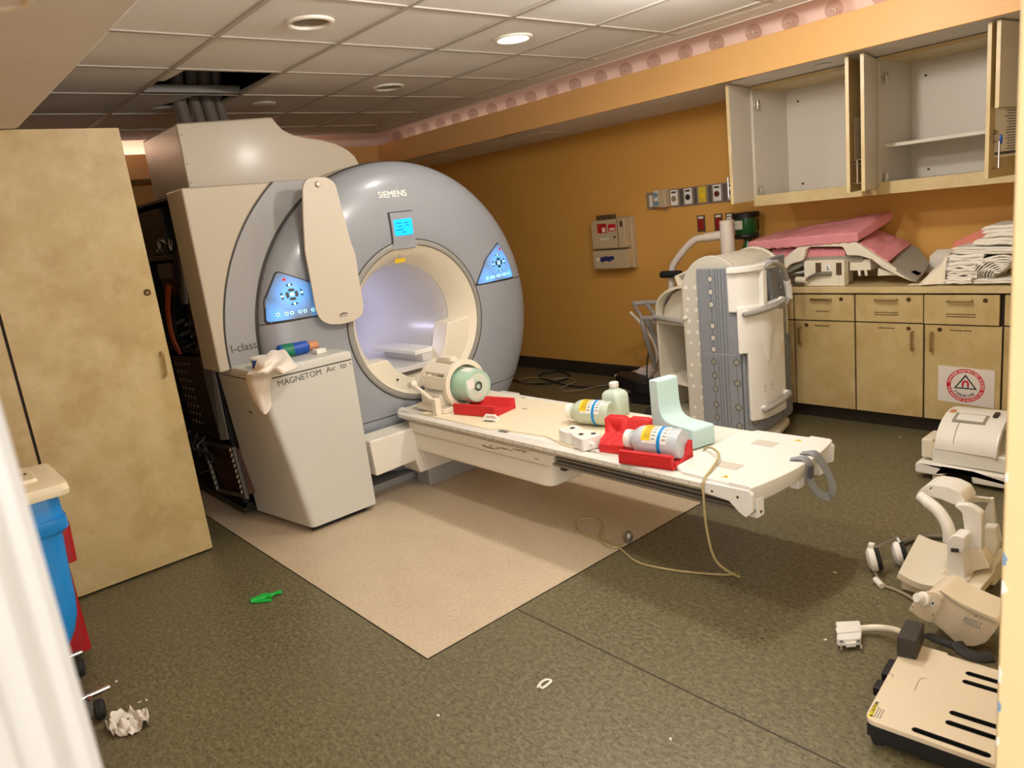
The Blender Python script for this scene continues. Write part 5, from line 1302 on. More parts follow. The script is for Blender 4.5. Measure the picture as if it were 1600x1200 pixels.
# ================================================================== COIL CART WITH THE BODY COIL
ct = thing('coil_cart', 'white coil storage cart with rounded top and open shelves', 'cart', (-2.85,4.18,0))
n_ = 18
core = [(-2.905,.07),(-2.905,.955)] + [(-2.68-.225*math.cos(math.pi*k/n_), .955+.235*math.sin(math.pi*k/n_)) for k in range(1,n_)] + [(-2.455,.955),(-2.455,.07)]
MB().prism([(x,3.925,z) for x, z in core],(0,.03,0)).build('front_panel', 'cart_panel', ct, bevel=.008)
MB().prism([(x,4.40,z) for x, z in core],(0,.03,0)).build('rear_panel', 'cart_cream', ct, bevel=.008)
core2 = [(-2.68+(x+2.68)*.985, .07+(z-.07)*.992) for x, z in core]
MB().prism([(x,3.95,z) for x, z in core2],(0,.455,0)).build('body', 'cart_cream', ct)
for k in range(13):
    for c in (-2.868,-2.80):
        if (k*3+int(c*100)) % 4 == 0 and k < 7: continue
        p = Vector((c+.012*(k%2),3.9255,.13+.072*k))
        MB().lathe(p,(0,-1,0),[(0,.0012),(.012,.0012),(.013,0),(0,0)],12).build('stud', 'white_soft', ct)
MB().lathe((-2.885,3.925,.80),(0,-1,0),[(0,.016),(.012,.014),(.014,0),(0,0)],12).build('bar_cap', 'white_soft', ct)
MB().prism([(-3.222,4.045,.06),(-3.200,4.035,.06),(-3.200,4.42,.06),(-3.222,4.42,.06)],(0,0,.745)).build('shelf_side', 'cart_cream', ct, bevel=.005)
bk = [(-3.215,.06),(-3.215,.80)] + [(-3.215+.36*math.sin(math.pi/2*k/10), .80+.21*(1-math.cos(math.pi/2*k/10))**.6) for k in range(1,10)] + [(-2.90,1.0),(-2.90,.06)]
arc_ = [(-2.87-.345*math.cos(math.pi/2*k/10), .79+.215*math.sin(math.pi/2*k/10)) for k in range(0,11)]
bk = [(-3.215,.06)] + arc_ + [(-2.87,.06)]
MB().prism([(x,4.405,z) for x, z in bk],(0,.015,0)).build('back_panel', 'cart_panel', ct)
hood = []
for k in range(11):
    x, z = arc_[k]; x2, z2 = (x+2.87)*.95-2.87, .79+(z-.79)*.93
    fy = 4.045-.115*(k/10)
    hood.append([Vector((x,fy,z)),Vector((x2,fy,z2)),Vector((x2,4.42,z2)),Vector((x,4.42,z))])
MB().loft(hood).build('hood', 'cart_cream', ct, angle=50)
MB().prism([(-3.20,4.10,.745),(-2.905,4.00,.745),(-2.905,4.00,.99),(-2.95,4.015,.985),(-3.08,4.06,.93),(-3.17,4.09,.84)],(.003,.012,0)).build('hood_front', 'cart_cream', ct)
for z in (.09,.325,.735): MB().prism([(-3.205,4.035,z),(-2.905,3.945,z),(-2.905,4.41,z),(-3.205,4.41,z)],(0,0,.018)).build('shelf', 'cart_cream', ct, bevel=.003)
MB().tube([(-3.225,4.03,.778),(-2.90,3.925,.768)],.016,12).build('push_bar', 'tube_grey', ct)
MB().prism(rounded([(-3.20,3.95,.03),(-2.51,3.835,.03),(-2.375,3.885,.03),(-2.345,4.07,.03),(-2.42,4.36,.03),(-2.60,4.46,.03),(-3.20,4.45,.03)],.06,6),(0,0,.038)).build('base', 'cart_cream', ct, bevel=.010)
for x, y in ((-3.12,4.05),(-2.55,3.98),(-3.12,4.38),(-2.58,4.36)): MB().cyl((x,y-.012,.03),(x,y+.012,.03),.03,n=16).build('caster', 'black_rubber', ct)
# plastic trough leaning on the cart
t = thing('leaning_tray', 'cream plastic trough leaning on the round top of the coil cart', 'tray', Vector((-3.0,4.05,.9)))
a0 = PY(1068,470,4.02); a1 = PY(1054,430,4.10); d = (a1-a0)
MB().prism([PY(1053,432,4.10),PY(1079,420,4.10),PY(1083,432,4.06),PY(1078,470,4.03),PY(1066,468,4.03)],(.01,.06,.01)).build('trough', 'cream_warm', t, bevel=.004)
MB().prism([PY(1061,431,4.095),PY(1076,425,4.095),PY(1078,431,4.085),PY(1066,437,4.085)],(0,-.006,.0)).build('hollow', 'coil_taupe', t)
# ---- body coil: grey segmented pads wrapped round the panel, white spine with two handles
bc2 = thing('body_coil', 'grey segmented body coil with white spine hung on the coil cart', 'coil', (-2.5,3.95,.06))
# the pads wrap the front right corner of the cart; s runs from the left edge round to the back
bow_pts = spline([(-2.755,3.912,0),(-2.645,3.905,0),(-2.56,3.902,0),(-2.485,3.915,0),(-2.443,3.975,0),(-2.437,4.07,0),(-2.447,4.235,0),(-2.478,4.43,0)],6)
def B(s, z, off=0.0):
    f = s*(len(bow_pts)-1); i = min(int(f), len(bow_pts)-2); r = f-i
    p = bow_pts[i]*(1-r)+bow_pts[i+1]*r; tg = (bow_pts[i+1]-bow_pts[i]).normalized(); nn = Vector((tg.y,-tg.x,0))
    return p + nn*off + Vector((0,0,z))
def pad(s0, s1, z0, z1, name, mt, off=0.0, th=.028, n=10, bev=.006):
    R_ = []
    for k in range(n+1):
        s = s0+(s1-s0)*k/n
        R_.append([B(s,z0,off),B(s,z0,off+th),B(s,z1,off+th),B(s,z1,off)])
    return MB().loft(R_).build(name, mt, bc2, bevel=bev)
ZB = .588
upper = pad(.0,.44,ZB-.01,1.115,'upper_pad','coil_grey')
lower = pad(.0,.47,.085,ZB,'lower_pad','coil_grey',.005)
fp = pad(.47,.84,.085,.235,'foot_pad','coil_grey',.004)
rup = pad(.80,.955,.58,1.135,'upper_pad','coil_grey'); rlo = pad(.82,1.0,.09,.62,'lower_pad','coil_grey',.005)
def dots(par, s, zs, off):
    for z in zs:
        p = B(s,z,off); nn = (B(s,z,off+.01)-p).normalized()
        MB().lathe(p,nn,[(0,.0008),(.016,.0008),(.0165,.0)],16,cap=False).build('button_hole', 'cart_panel' if z > .60 else 'coil_taupe', par)
        MB().lathe(p,nn,[(.0165,.0),(.018,.002),(.021,.0)],16,cap=False).build('hole_rim', 'coil_groove', par)
def groove(par, s, z0, z1, off, w=.0035):
    MB().loft([[B(s-w/2,z0,off),B(s+w/2,z0,off),B(s+w/2,z0,off+.0012),B(s-w/2,z0,off+.0012)],[B(s-w/2,z1,off),B(s+w/2,z1,off),B(s+w/2,z1,off+.0012),B(s-w/2,z1,off+.0012)]]).build('groove', 'coil_groove', par)
groove(upper,.135,ZB+.02,1.11,.028); groove(lower,.135,.09,ZB-.005,.033)
for s in (.19,.222,.262,.30): groove(upper,s,ZB+.01,1.11,.028); groove(lower,s,.09,ZB-.003,.033)
groove(lower,.385,.09,ZB-.005,.033); groove(lower,.43,.09,ZB-.003,.033)
dots(upper,.135,[1.053,.973,.896,.763,.686,.615],.0285); dots(lower,.135,[.536,.447,.36,.257,.172],.0335)
dots(lower,.385,[.54,.41,.255,.135],.0335)
for s in (.87,.90,.93,.96): groove(rlo,s,.10,.615,.033)
dots(rup,.90,[1.04,.94,.82,.72],.0285); dots(rlo,.845,[.57,.42,.20],.0335); dots(rlo,.98,[.58,.47,.36,.25,.16],.0335)
dots(fp,.53,[.15],.0325); dots(fp,.745,[.165],.0325); groove(fp,.66,.09,.23,.032)
# white spine
pad(.475,.835,.175,.62,'spine_lower','white_plastic',.034,.046,10,.010)
pad(.415,.835,.60,.885,'spine_upper','white_plastic',.034,.046,10,.010)
pad(.345,.60,.85,1.085,'neck_piece','white_plastic',.030,.024,8,.010)
pad(.60,.66,.87,1.09,'neck_edge','white_plastic',.030,.05,3,.008)
pad(.36,.80,1.085,1.125,'top_cap','white_plastic',.004,.08,8,.010)
rg_ = []
for z, sw in ((.86,.13),(.72,.11),(.60,.06),(.54,.012)):
    rg_.append([B(.64-sw,z,.079),B(.64-sw*.5,z,.086),B(.64,z,.089),B(.64+sw*.5,z,.086),B(.64+sw,z,.079)])
MB().loft(rg_,False,False).build('spine_bulge', 'white_plastic', bc2)
def hdl(s0, s1, z0, z1):
    h = MB().tube(spline([B(s0,z0,.085),B(s0,z0,.105),B((s0+s1)/2,(z0+z1)/2,.116),B(s1,z1,.105),B(s1,z1,.085)],5),.017,12).build('handle', 'tube_grey', bc2)
    for s, z in ((s0,z0),(s1,z1)): MB().tube([B(s,z,.078),B(s,z,.104)],.021,12).build('handle_boss', 'white_plastic', h)
hdl(.47,.80,.845,.880); hdl(.57,.82,.245,.285)
MB().loft([[B(.77,.54,.0805),B(.82,.54,.0805),B(.82,.63,.0805),B(.77,.63,.0805)],[B(.77,.54,.083),B(.82,.54,.083),B(.82,.63,.083),B(.77,.63,.083)]]).build('spine_window', 'coil_cream', bc2, bevel=.002)
for a in (.385,.372,.350):
    MB().loft([[B(.58,a,.0805),B(.68,a,.0805),B(.68,a+.005,.0805),B(.58,a+.005,.0805)],[B(.58,a,.0812),B(.68,a,.0812),B(.68,a+.005,.0812),B(.58,a+.005,.0812)]]).build('print_line', 'rail_grey', bc2)
# lead curling out at the top right
MB().tube(spline([B(.62,1.10,.08),B(.70,1.12,.10),B(.80,1.08,.10),B(.86,1.00,.09),B(.875,.965,.085)],6),.015,10).build('lead', 'tube_grey', bc2)
MB().tube(spline([B(.865,.985,.088),B(.885,.93,.085),B(.90,.87,.08)],4),.021,10).build('lead_plug', 'white_plastic', bc2)
MB().tube(spline([B(.90,.88,.08),B(.87,.845,.08),B(.82,.835,.085),B(.77,.845,.08)],5),.012,10).build('lead', 'tube_grey', bc2)

# ================================================================== PATIENT LIFT BEHIND THE CART
yl_ = 4.60
lt = thing('patient_lift', 'white patient lift with bent boom and black grip behind the coil cart', 'lift', (-3.55,4.6,0))
ml = Vector((-2.985,yl_,0))
MB().tube([(-2.985,yl_,.10),(-2.985,yl_,1.20)],.042,18).build('mast', 'lift_white', lt)
MB().tube([(-2.985,yl_,1.13),(-2.985,yl_,1.362)],.049,18).build('mast_sleeve', 'lift_white', lt)
P_ = spline([PY(1128,368,yl_),PY(1105,371,yl_),PY(1088,374,yl_),PY(1075,384,yl_),PY(1060,402,yl_),PY(1051,417,yl_),PY(1049,435,yl_),PY(1049,452,yl_),PY(1043,470,yl_),PY(1032,486,yl_),PY(1020,505,yl_)],6)
MB().tube(P_,.026,14).build('boom', 'lift_white', lt)
MB().tube([PY(1132,367,yl_),PY(1103,371,yl_)],.032,14).build('boom_sleeve', 'lift_white', lt)
MB().tube([PY(1033,429,yl_-.05),PY(1035,429,yl_-.05),PY(1060,428,yl_-.05),PY(1064,428,yl_-.05)],[.022,.027,.027,.024],14).build('grip', 'black_rubber', lt)
g1 = PY(989,474,4.45); g2 = PY(1034,472,4.60); g3 = PY(1040,497,4.45); g4 = PY(1003,497,4.30)
fr_ = MB().tube(spline([g4,g1,g2],1),.016,10).build('push_frame', 'tube_grey', lt)
MB().tube([g1,g2],.020,10).build('push_frame', 'tube_grey', lt)
MB().tube([g4,PY(1055,498,4.30)],.018,10).build('push_frame', 'tube_grey', lt)
MB().tube(spline([PY(1010,474,4.52),PY(1020,488,4.42),PY(1028,498,4.35)],3),.018,10).build('push_frame', 'tube_grey', lt)
MB().tube(spline([g4,PY(1006,515,4.32),PY(1015,545,4.40),PY(1024,575,4.48)],5),.018,10).build('push_frame', 'tube_grey', lt)
MB().tube(spline([PY(985,488,4.45),PY(997,500,4.45),PY(1016,525,4.5),PY(1026,550,4.5),PY(1024,572,4.5),PY(1014,590,4.5)],5),.012,10).build('guard_rail', 'lift_white', lt)
MB().tube(spline([PY(1012,500,4.5),PY(1024,530,4.55),PY(1030,570,4.55)],4),.026,10).build('actuator', 'tube_grey', lt)
MB().prism(rounded([(-4.02,4.50,.04),(-3.40,4.42,.04),(-3.40,4.80,.04),(-4.02,4.84,.04)],.03,4),(0,0,.14)).build('base_cover', 'lift_white', lt, bevel=.012)
MB().prism(rounded([(-3.90,4.55,.18),(-3.45,4.50,.18),(-3.45,4.76,.18),(-3.90,4.78,.18)],.03,4),(.06,0,.07)).build('motor_cover', 'lift_white', lt, bevel=.012)
MB().box((-4.06,4.50,.165),(-3.86,4.53,.185)).build('base_lip', 'lift_white', lt, bevel=.004)
for z in (.085,.11,.135): MB().cyl((-3.97,4.497,z),(-3.97,4.490,z),.010,n=8).build('control_key', 'paper', lt)
for x, y in ((-3.95,4.56),(-3.95,4.78),(-3.44,4.52),(-3.44,4.76)): MB().cyl((x,y-.012,.03),(x,y+.012,.03),.03,n=16).build('caster', 'black_rubber', lt)
MB().tube(spline([PY(1014,548,4.45),PY(1011,570,4.40),PY(1011,600,4.36)],4),.006,8).build('power_lead', 'black_rubber', lt)
# black motor/hand unit on the floor by it
t = thing('vacuum_head', 'black wheeled device lying on the floor beside the lift', 'device', PZ(1005,635,0))
c = PZ(1002,630,0)
MB().prism(rounded([c+Vector((-.28,.02,.10)),c+Vector((.0,-.06,.10)),c+Vector((.14,-.02,.08)),c+Vector((.16,.16,.08)),c+Vector((-.02,.20,.10)),c+Vector((-.28,.12,.12))],.03,4),(0,0,.10)).build('body', 'black_plastic', t, bevel=.015)
MB().prism(rounded([c+Vector((-.08,-.04,.0)),c+Vector((.14,-.02,0)),c+Vector((.15,.14,0)),c+Vector((-.08,.14,0))],.02,4),(0,0,.11)).build('lower_body', 'black_plastic', t, bevel=.01)
w_ = PZ(1018,646,.04); MB().lathe(w_,(.4,-1,0),[(.02,-.02),(.045,-.02),(.05,0),(.045,.02),(.02,.02)],20).build('wheel', 'charcoal', t)
# cables on the dark floor behind the table
t = thing('floor_cable', 'black cable loosely looped on the floor behind the table', 'cable', PZ(880,598,0))
MB().tube(spline([PZ(u,v,.007) for u, v in ((795,592),(815,597),(850,600),(880,594),(890,587),(875,581),(850,584),(843,589),(860,595),(885,602),(915,605),(950,602),(985,601))],5),.009,8).build('cord', 'black_rubber', t)
t = thing('floor_cable', 'thin pale cable looped on the floor behind the table', 'cable', PZ(860,600,0))
MB().tube(spline([PZ(u,v,.020) for u, v in ((838,598),(820,598),(811,594),(825,590),(845,590),(865,592),(890,590),(899,596),(885,602),(874,608),(885,611),(910,609),(930,604),(960,601),(980,603))],5),.004,8).build('cord', 'cord_grey', t)
# ================================================================== COILS ON THE FLOOR AT THE RIGHT
# ---- half-round tunnel coil near the cabinets
t = thing('tunnel_coil', 'white half-round tunnel coil on a wide base by the notice', 'coil', (-1.27,4.08,0))
xa, xb = -1.47, -.92
MB().prism([(xa,3.87,.028),(xa+.10,3.87,.028),(xa+.12,3.87,.028),(xa+.14,3.87,.028),(xa+.145,3.87,.075),(xa+.26,3.87,.075),(xa+.265,3.87,.02),(xb,3.87,.02),(xb,3.87,.082),(xa+.02,3.87,.095),(xa,3.87,.08)],(0,.50,0)).build('base', 'white_soft', t, bevel=.012)
MB().box((xa+.08,3.89,0),(xa+.13,3.93,.03)).build('foot', 'white_soft', t); MB().box((xb-.12,3.89,0),(xb-.04,3.93,.025)).build('foot', 'white_soft', t); MB().box((xa+.08,4.28,0),(xa+.13,4.32,.03)).build('foot', 'white_soft', t)
yc, zc_, ZV = 4.115, .165, .72
def half(r, x, n=22, z0=.10): return [Vector((x,yc-r,z0))] + [Vector((x,yc-r*math.cos(math.pi*k/n),zc_+r*ZV*math.sin(math.pi*k/n))) for k in range(n+1)] + [Vector((x,yc+r,z0))]
MB().box((xa+.075,yc-.222,.092),(xb-.02,yc+.222,.172)).build('lower_shell', 'white_soft', t, bevel=.008)
o1 = half(.222,xa+.085,z0=.168); o2 = half(.228,-1.12,z0=.168); i1 = half(.200,xa+.085,z0=.168); i2 = half(.206,-1.12,z0=.168)
MB().loft([i1,o1,o2,i2,i1],False,False).build('upper_shell', 'white_soft', t, bevel=.004)
MB().prism(half(.205,xa+.10,z0=.15),(.008,0,0)).build('end_wall', 'white_soft', t)
MB().loft([half(.2235,-1.125,z0=.168),half(.2335,-1.115,z0=.168),half(.2335,-1.105,z0=.168),half(.2005,-1.105,z0=.168)],False,False).build('shell_rim', 'white_plastic', t)
MB().box((xa+.02,yc-.215,.11),(xa+.075,yc-.05,.21)).build('end_block', 'cream', t, bevel=.008)
MB().box((xa+.07,yc-.218,.11),(xa+.085,yc-.03,.195)).build('end_seal', 'cream_warm', t)
# carry slot and marks on the crown
def crown(y): return zc_ + .2265*ZV*math.sqrt(max(0,1-((y-yc)/.2265)**2))
def crown_patch(x0, x1, y0, y1, mt, name, th=.003):
    n = 5; R_ = []
    for k in range(n+1):
        y = y0+(y1-y0)*k/n; z = crown(y)
        R_.append([Vector((x0,y,z-.006)),Vector((x1,y,z-.006)),Vector((x1,y,z+th)),Vector((x0,y,z+th))])
    return MB().loft(R_).build(name, mt, t)
crown_patch(xa+.135,-1.185,yc-.135,yc-.060,'coil_taupe','carry_slot',.0012)
crown_patch(xa+.150,-1.20,yc-.120,yc-.066,'white_plastic','slot_lip',.0022)
crown_patch(-1.170,-1.150,yc-.075,yc-.030,'charcoal','latch',.012)
crown_patch(xa+.100,xa+.125,yc-.060,yc-.030,'orange_cap','print_mark',.0022)
crown_patch(-1.300,-1.2985,yc-.218,yc-.14,'coil_taupe','shell_seam',.0022)
# ---- tall head and neck coil
E7 = lambda u, v, y: PY(1330+u*.18328, 740+v*.18328, y)
hn = thing('neck_coil', 'tall white head and neck coil with open hoop standing on a cream trough', 'coil', (-.97,2.80,0))
# trough base
nu = 14
def trough(u, v):
    a = E7(560,540,3.02)*(1-v) + E7(385,900,2.70)*v; a.z = .075*(1-v)+.055*v
    b = Vector((-.80,3.02,.085))*(1-v) + Vector((-.80,2.66,.065))*v
    p = a*(1-u)+b*u; p.z += -.018*math.sin(math.pi*min(1,u*1.6)) + .012*(u > .9)
    return p
MB().grid(nu,10,trough,.03).build('trough', 'cream', hn, bevel=.004)
MB().box((-1.08,2.72,0),(-.84,2.98,.05)).build('trough_foot', 'cream', hn, bevel=.008)
def plate(pts, y, d, name, mt='white_plastic', bev=.006, r=.01):
    return MB().prism(rounded([E7(a,b,y) for a, b in pts], r, 3), (0,d,0)).build(name, mt, hn, bevel=bev)
MB().tube(spline([E7(585,185,2.80),E7(650,240,2.79),E7(735,310,2.78),E7(800,400,2.77),E7(832,490,2.76),E7(838,580,2.76)],6),[.020]*6+[.022]*25,12).build('hoop_arm', 'white_plastic', hn)
plate([(548,195),(575,150),(625,105),(700,95),(830,118),(930,165),(985,262),(880,268),(760,215),(620,185),(575,215)],2.83,.11,'hoop_top')
plate([(870,270),(990,270),(1050,300),(1112,345),(1112,660),(975,640),(975,560),(945,330)],2.80,.035,'front_post')
MB().prism([E7(915,205,2.84),E7(1010,195,2.90),E7(1190,215,2.98),E7(1200,255,2.98),E7(1050,235,2.95),E7(985,262,2.84)],(0,.03,-.005)).build('rear_bridge', 'white_plastic', hn, bevel=.005)
MB().prism([E7(1165,215,2.98),E7(1200,220,2.98),E7(1225,460,2.98),E7(1120,455,2.98),E7(1120,340,2.98),E7(1160,260,2.98)],(0,.03,0)).build('rear_post', 'white_plastic', hn, bevel=.005)
MB().prism([E7(1118,455,2.86),E7(1225,462,2.90),E7(1255,590,2.90),E7(1190,800,2.86),E7(1120,680,2.86)],(0,.05,0)).build('rear_wing', 'white_plastic', hn, bevel=.006)
bx_ = plate([(805,572),(870,520),(970,545),(970,640),(955,680),(815,665)],2.735,.07,'latch_block')
MB().prism(rounded([E7(850,632,2.7335),E7(918,638,2.7335),E7(922,670,2.7335),E7(855,665,2.7335)],.003,3),(0,-.006,0)).build('latch_button', 'charcoal', bx_, bevel=.002)
plate([(815,660),(960,680),(975,940),(810,915)],2.745,.06,'lower_column')
plate([(965,650),(1110,662),(1190,800),(1040,830),(1000,1000),(965,1080),(960,940)],2.79,.05,'side_column','cream')
plate([(775,985),(812,912),(972,942),(945,1062),(900,1050)],2.70,.07,'foot_block')
plate([(635,905),(760,880),(820,800),(815,930),(700,945)],2.76,.03,'curved_lip','cream')
MB().box((-.89,2.84,.05),(-.80,2.97,.14)).build('rear_block', 'cream', hn, bevel=.008)
for a, b in ((684,125),(676,131)): MB().prism([E7(a-8,b-8,2.829),E7(a+8,b-10,2.829),E7(a+6,b,2.829),E7(a-10,b+4,2.829)],(0,-.0006,0)).build('print_mark', 'rail_grey', hn)
# ---- headphones
t = thing('headphones', 'white headphones with black cushions on the floor by the neck coil', 'headphones', PZ(1378,905,0))
c1 = E7(200,800,2.80); c2 = E7(415,800,2.90)
for c, nm in ((c1,0),(c2,1)):
    c = Vector(c); c.z = max(c.z,.058)
    ax = Vector((.80,.50,.18)).normalized()
    sh = MB().lathe(c,ax,[(0,-.030),(.030,-.028),(.046,-.018),(.050,-.004),(.048,.004),(0,.004)],24).build('ear_cup', 'white_soft', t)
    MB().lathe(c,ax,[(.022,.004),(.046,.004),(.050,.012),(.046,.022),(.024,.024)],24,cap=False).build('ear_cushion', 'black_rubber', t)
    for o in (sh,): pass
ca = Vector(c1); ca.z = max(ca.z,.058); cb = Vector(c2); cb.z = max(cb.z,.058)
MB().tube(spline([ca+Vector((0,0,.048)),ca+Vector((.02,.05,.055)),(ca+cb)/2+Vector((.0,.08,.050)),cb+Vector((-.02,.02,.055)),cb+Vector((0,0,.046))],6),.008,8,flat=.5).build('headband', 'rail_grey', t)
MB().cbox(ca+Vector((-.012,0,.055)),(.022,.022,.02)).build('band_clip', 'white_soft', t, bevel=.003)
P_ = [ca+Vector((.0,-.01,-.045))] + [PZ(u,v,.008) for u, v in ((1374,908),(1381,915),(1400,922),(1420,932),(1430,940))]
MB().tube(spline(P_,6),.006,8).build('air_hose', 'cord_grey', t)
MB().tube(spline([PZ(1368,905,.015),PZ(1378,916,.012)],4),.012,8).build('hose_joint', 'white_soft', t)
t = thing('grey_hose', 'grey hose curving on the floor behind the neck coil trough', 'hose', PZ(1440,842,0))
MB().tube(spline([PZ(u,v,.013) for u, v in ((1400,865),(1404,852),(1425,842),(1450,838),(1478,839),(1500,845))],6),.012,10).build('hose', 'rail_grey', t)
# ---- flex coil housing with a knob, lying on its side
F8 = lambda u, v: (1290+u*.25, 900+v*.25)
fx = thing('knee_coil', 'beige coil housing with white knob and rating label lying on its side', 'coil', (-.80,2.52,0))
yk = 2.44
KC = lambda a, b, d=0.0: PY(*F8(a,b), yk)+Vector((0,d,0))
sil = [(560,222),(600,140),(660,92),(715,88),(755,112),(830,160),(960,220),(1075,268),(1090,300),(1065,340),(1000,420),(930,442),(830,432),(740,350),(672,292)]
body_ = MB().prism(rounded([KC(a,b) for a, b in sil],.012,3),(0,.13,0)).build('housing', 'cream_warm', fx, bevel=.012, seg=3)
capo = [(530,205),(556,160),(585,122),(625,95),(665,84),(705,86),(735,105),(748,132),(740,172),(672,292),(600,262)]
R_ = [[KC(a,b)+Vector((.012,.02,0)) for a, b in capo],[KC(a,b)+Vector((-.0,-.004,0)) for a, b in capo],[(KC(a,b)*.94+KC(640,180)*.06)+Vector((-.004,-.014,0)) for a, b in capo]]
cp_ = MB().loft(R_).build('end_cap', 'cream_warm', fx, bevel=.003)
MB().tube(spline([KC(715,88,-.003),KC(755,120,-.004),KC(830,175,-.004),KC(960,240,-.004),KC(1070,292,-.004)],5),.0022,6).build('housing_joint', 'coil_taupe', fx)
MB().lathe(KC(625,130,-.016),(-.35,-.8,.35),[(0,.034),(.014,.034),(.017,.028),(.018,.010),(.024,.006),(.024,-.004),(0,-.004)],20).build('knob', 'white_soft', fx)
pc = [KC(a,b,-.0145) for a, b in ((664,150),(690,132),(700,165),(678,185))]
MB().prism(pc,(0,-.0015,0)).build('symbol_plate', 'label_white', fx); pc2 = [p*.4+sum(pc,Vector())/4*.6+Vector((0,-.001,0)) for p in pc]; MB().prism(pc2,(0,-.001,0)).build('symbol', 'ink_dark', fx)
for a, b in ((552,182),(738,140),(680,230),(940,250)): MB().sphere(KC(a,b,-.0145 if a < 740 else -.001),.0035,6,4).build('screw', 'coil_taupe', fx)
rl = [KC(a,b,-.001) for a, b in ((845,285),(870,245),(1000,292),(965,340))]
rp = MB().prism(rl,(0,-.0006,0)).build('rating_label', 'cream', fx)
m = MB()
for k in range(5):
    f = .12+.17*k; a = rl[0]*(1-f)+rl[1]*f; b = rl[3]*(1-f)+rl[2]*f; x_ = .04
    while x_ < .9:
        w2 = .03+.08*rnd.random(); p, q = a*(1-x_)+b*x_, a*(1-x_-w2)+b*(x_+w2); h_ = (rl[1]-rl[0])*.085
        m.prism([p+Vector((0,-.0007,0)),q+Vector((0,-.0007,0)),q+h_+Vector((0,-.0007,0)),p+h_+Vector((0,-.0007,0))],(0,-.0003,0)); x_ += w2+.03
o = m.build('label_print', 'ink_grey', rp); o['kind'] = 'stuff'
# ---- slotted board
bu = Vector((.985,.105,0)).normalized(); bw = Vector((-.13,.99,0)).normalized()
zb = .085; O2 = PZ(1350,1122,zb)
def D(a, b, z): return Vector((O2.x,O2.y,0)) + bu*a + bw*b + Vector((0,0,z))
sb = thing('slotted_board', 'beige slotted base board with caution label lying on the floor', 'board', D(.2,.2,0))
Wb, Lb = .400, .440
ob = MB().prism(rounded([D(0,0,zb-.014),D(Wb,0,zb-.014),D(Wb,Lb,zb-.014),D(0,Lb,zb-.014)],[.03,.01,.01,.02],5),(0,0,.014)).build('plate', 'cream_warm', sb)
cuts = []
def slot(a, b):
    p = PZ(*F8(*a), zb); q = PZ(*F8(*b), zb); d = (q-p).normalized(); n_ = Vector((-d.y,d.x,0)); q = p + d*min((q-p).length, .26)
    r = .0105; P_ = []
    for k in range(9): an = math.pi/2+math.pi*k/8; P_.append(p+d*r*math.cos(an)+n_*r*math.sin(an))
    for k in range(9): an = -math.pi/2+math.pi*k/8; P_.append(q+d*r*math.cos(an)+n_*r*math.sin(an))
    cuts.append(MB().prism([x+Vector((0,0,-.04)) for x in P_],(0,0,.06)).build('cutter', 'black_rubber', sb))  # cutter's black colours the slot walls, standing in for shade inside the slots
for a, b in (((785,488),(1075,574)),((900,610),(1075,662)),((880,662),(1075,720)),((800,857),(1060,940)),((775,917),(1050,1008)),((565,962),(1005,1117))): slot(a, b)
apply_cut(ob, cuts)
bv = ob.modifiers.new('bevel','BEVEL'); bv.width = .003; bv.segments = 2; bv.limit_method = 'ANGLE'; bv.angle_limit = math.radians(50)
MB().prism([D(.012,.012,.012),D(Wb-.01,.012,.012),D(Wb-.01,Lb-.012,.012),D(.012,Lb-.012,.012)],(0,0,.034)).build('underframe', 'black_rubber', sb, bevel=.004)
for p4 in ([D(.006,.006,.03),D(Wb-.006,.006,.03),D(Wb-.006,.016,.03),D(.006,.016,.03)],[D(.006,.016,.03),D(.016,.016,.03),D(.016,Lb-.01,.03),D(.006,Lb-.01,.03)]): MB().prism(p4,(0,0,zb-.0445)).build('edge_skirt', 'black_rubber', sb)
for a, b in ((.03,.03),(.35,.03),(.03,.40),(.35,.40)): MB().cyl(D(a,b,0),D(a,b,.014),.018,n=12).build('foot', 'black_rubber', sb)
MB().prism([D(-.03,.27,.02),D(.012,.27,.02),D(.012,.36,.02),D(-.03,.36,.02)],(0,0,.04)).build('edge_bracket', 'black_plastic', sb, bevel=.004)
MB().prism([D(-.035,.20,.02),D(.012,.20,.02),D(.012,.25,.02),D(-.035,.25,.02)],(0,0,.03)).build('edge_bracket', 'black_plastic', sb, bevel=.004)
# printed marks
lb = [PZ(*F8(a,b), zb) for a, b in ((262,878),(318,797),(327,806),(296,884))]
lb = [PZ(*F8(a,b), zb) for a, b in ((262,878),(306,800),(328,803),(290,886))]
lbl = MB().prism(lb,(0,0,.0006)).build('caution_label', 'caution_yellow', sb)
rt = (lb[1]-lb[0]).normalized(); upv = (lb[0]-lb[3])
text('wording', 'CAUTION', 'ink_dark', lb[3]*.72+lb[0]*.28+rt*.020+Vector((0,0,.0007)), rt, upv, .0125, lbl, depth=.0002, bold=.0003)
c_ = lb[3]*.5+lb[0]*.5+rt*.009+Vector((0,0,.0007)); un = upv.normalized(); MB().prism([c_-rt*.006-un*.005,c_+rt*.006-un*.005,c_+un*.006],(0,0,.0004)).build('warning_triangle', 'ink_dark', lbl)
for k in range(3):
    m = MB(); st = PZ(*F8(306+18*k,884+4*k), zb); ln = .052-.006*k; x_ = 0
    while x_ < ln:
        w2 = .004+.005*rnd.random(); a = st+rt*x_; m.prism([a,a+rt*w2,a+rt*w2+un*.0035,a+un*.0035],(0,0,.0004)); x_ += w2+.002
    o = m.build('fine_print', 'coil_taupe', sb); o['kind'] = 'stuff'
P_ = [PZ(*F8(a,b), zb+.0006) for a, b in ((556,715),(580,660),(600,640),(630,640))]
MB().tube(spline(P_,4),.0009,5).build('bracket_mark', 'coil_taupe', sb)
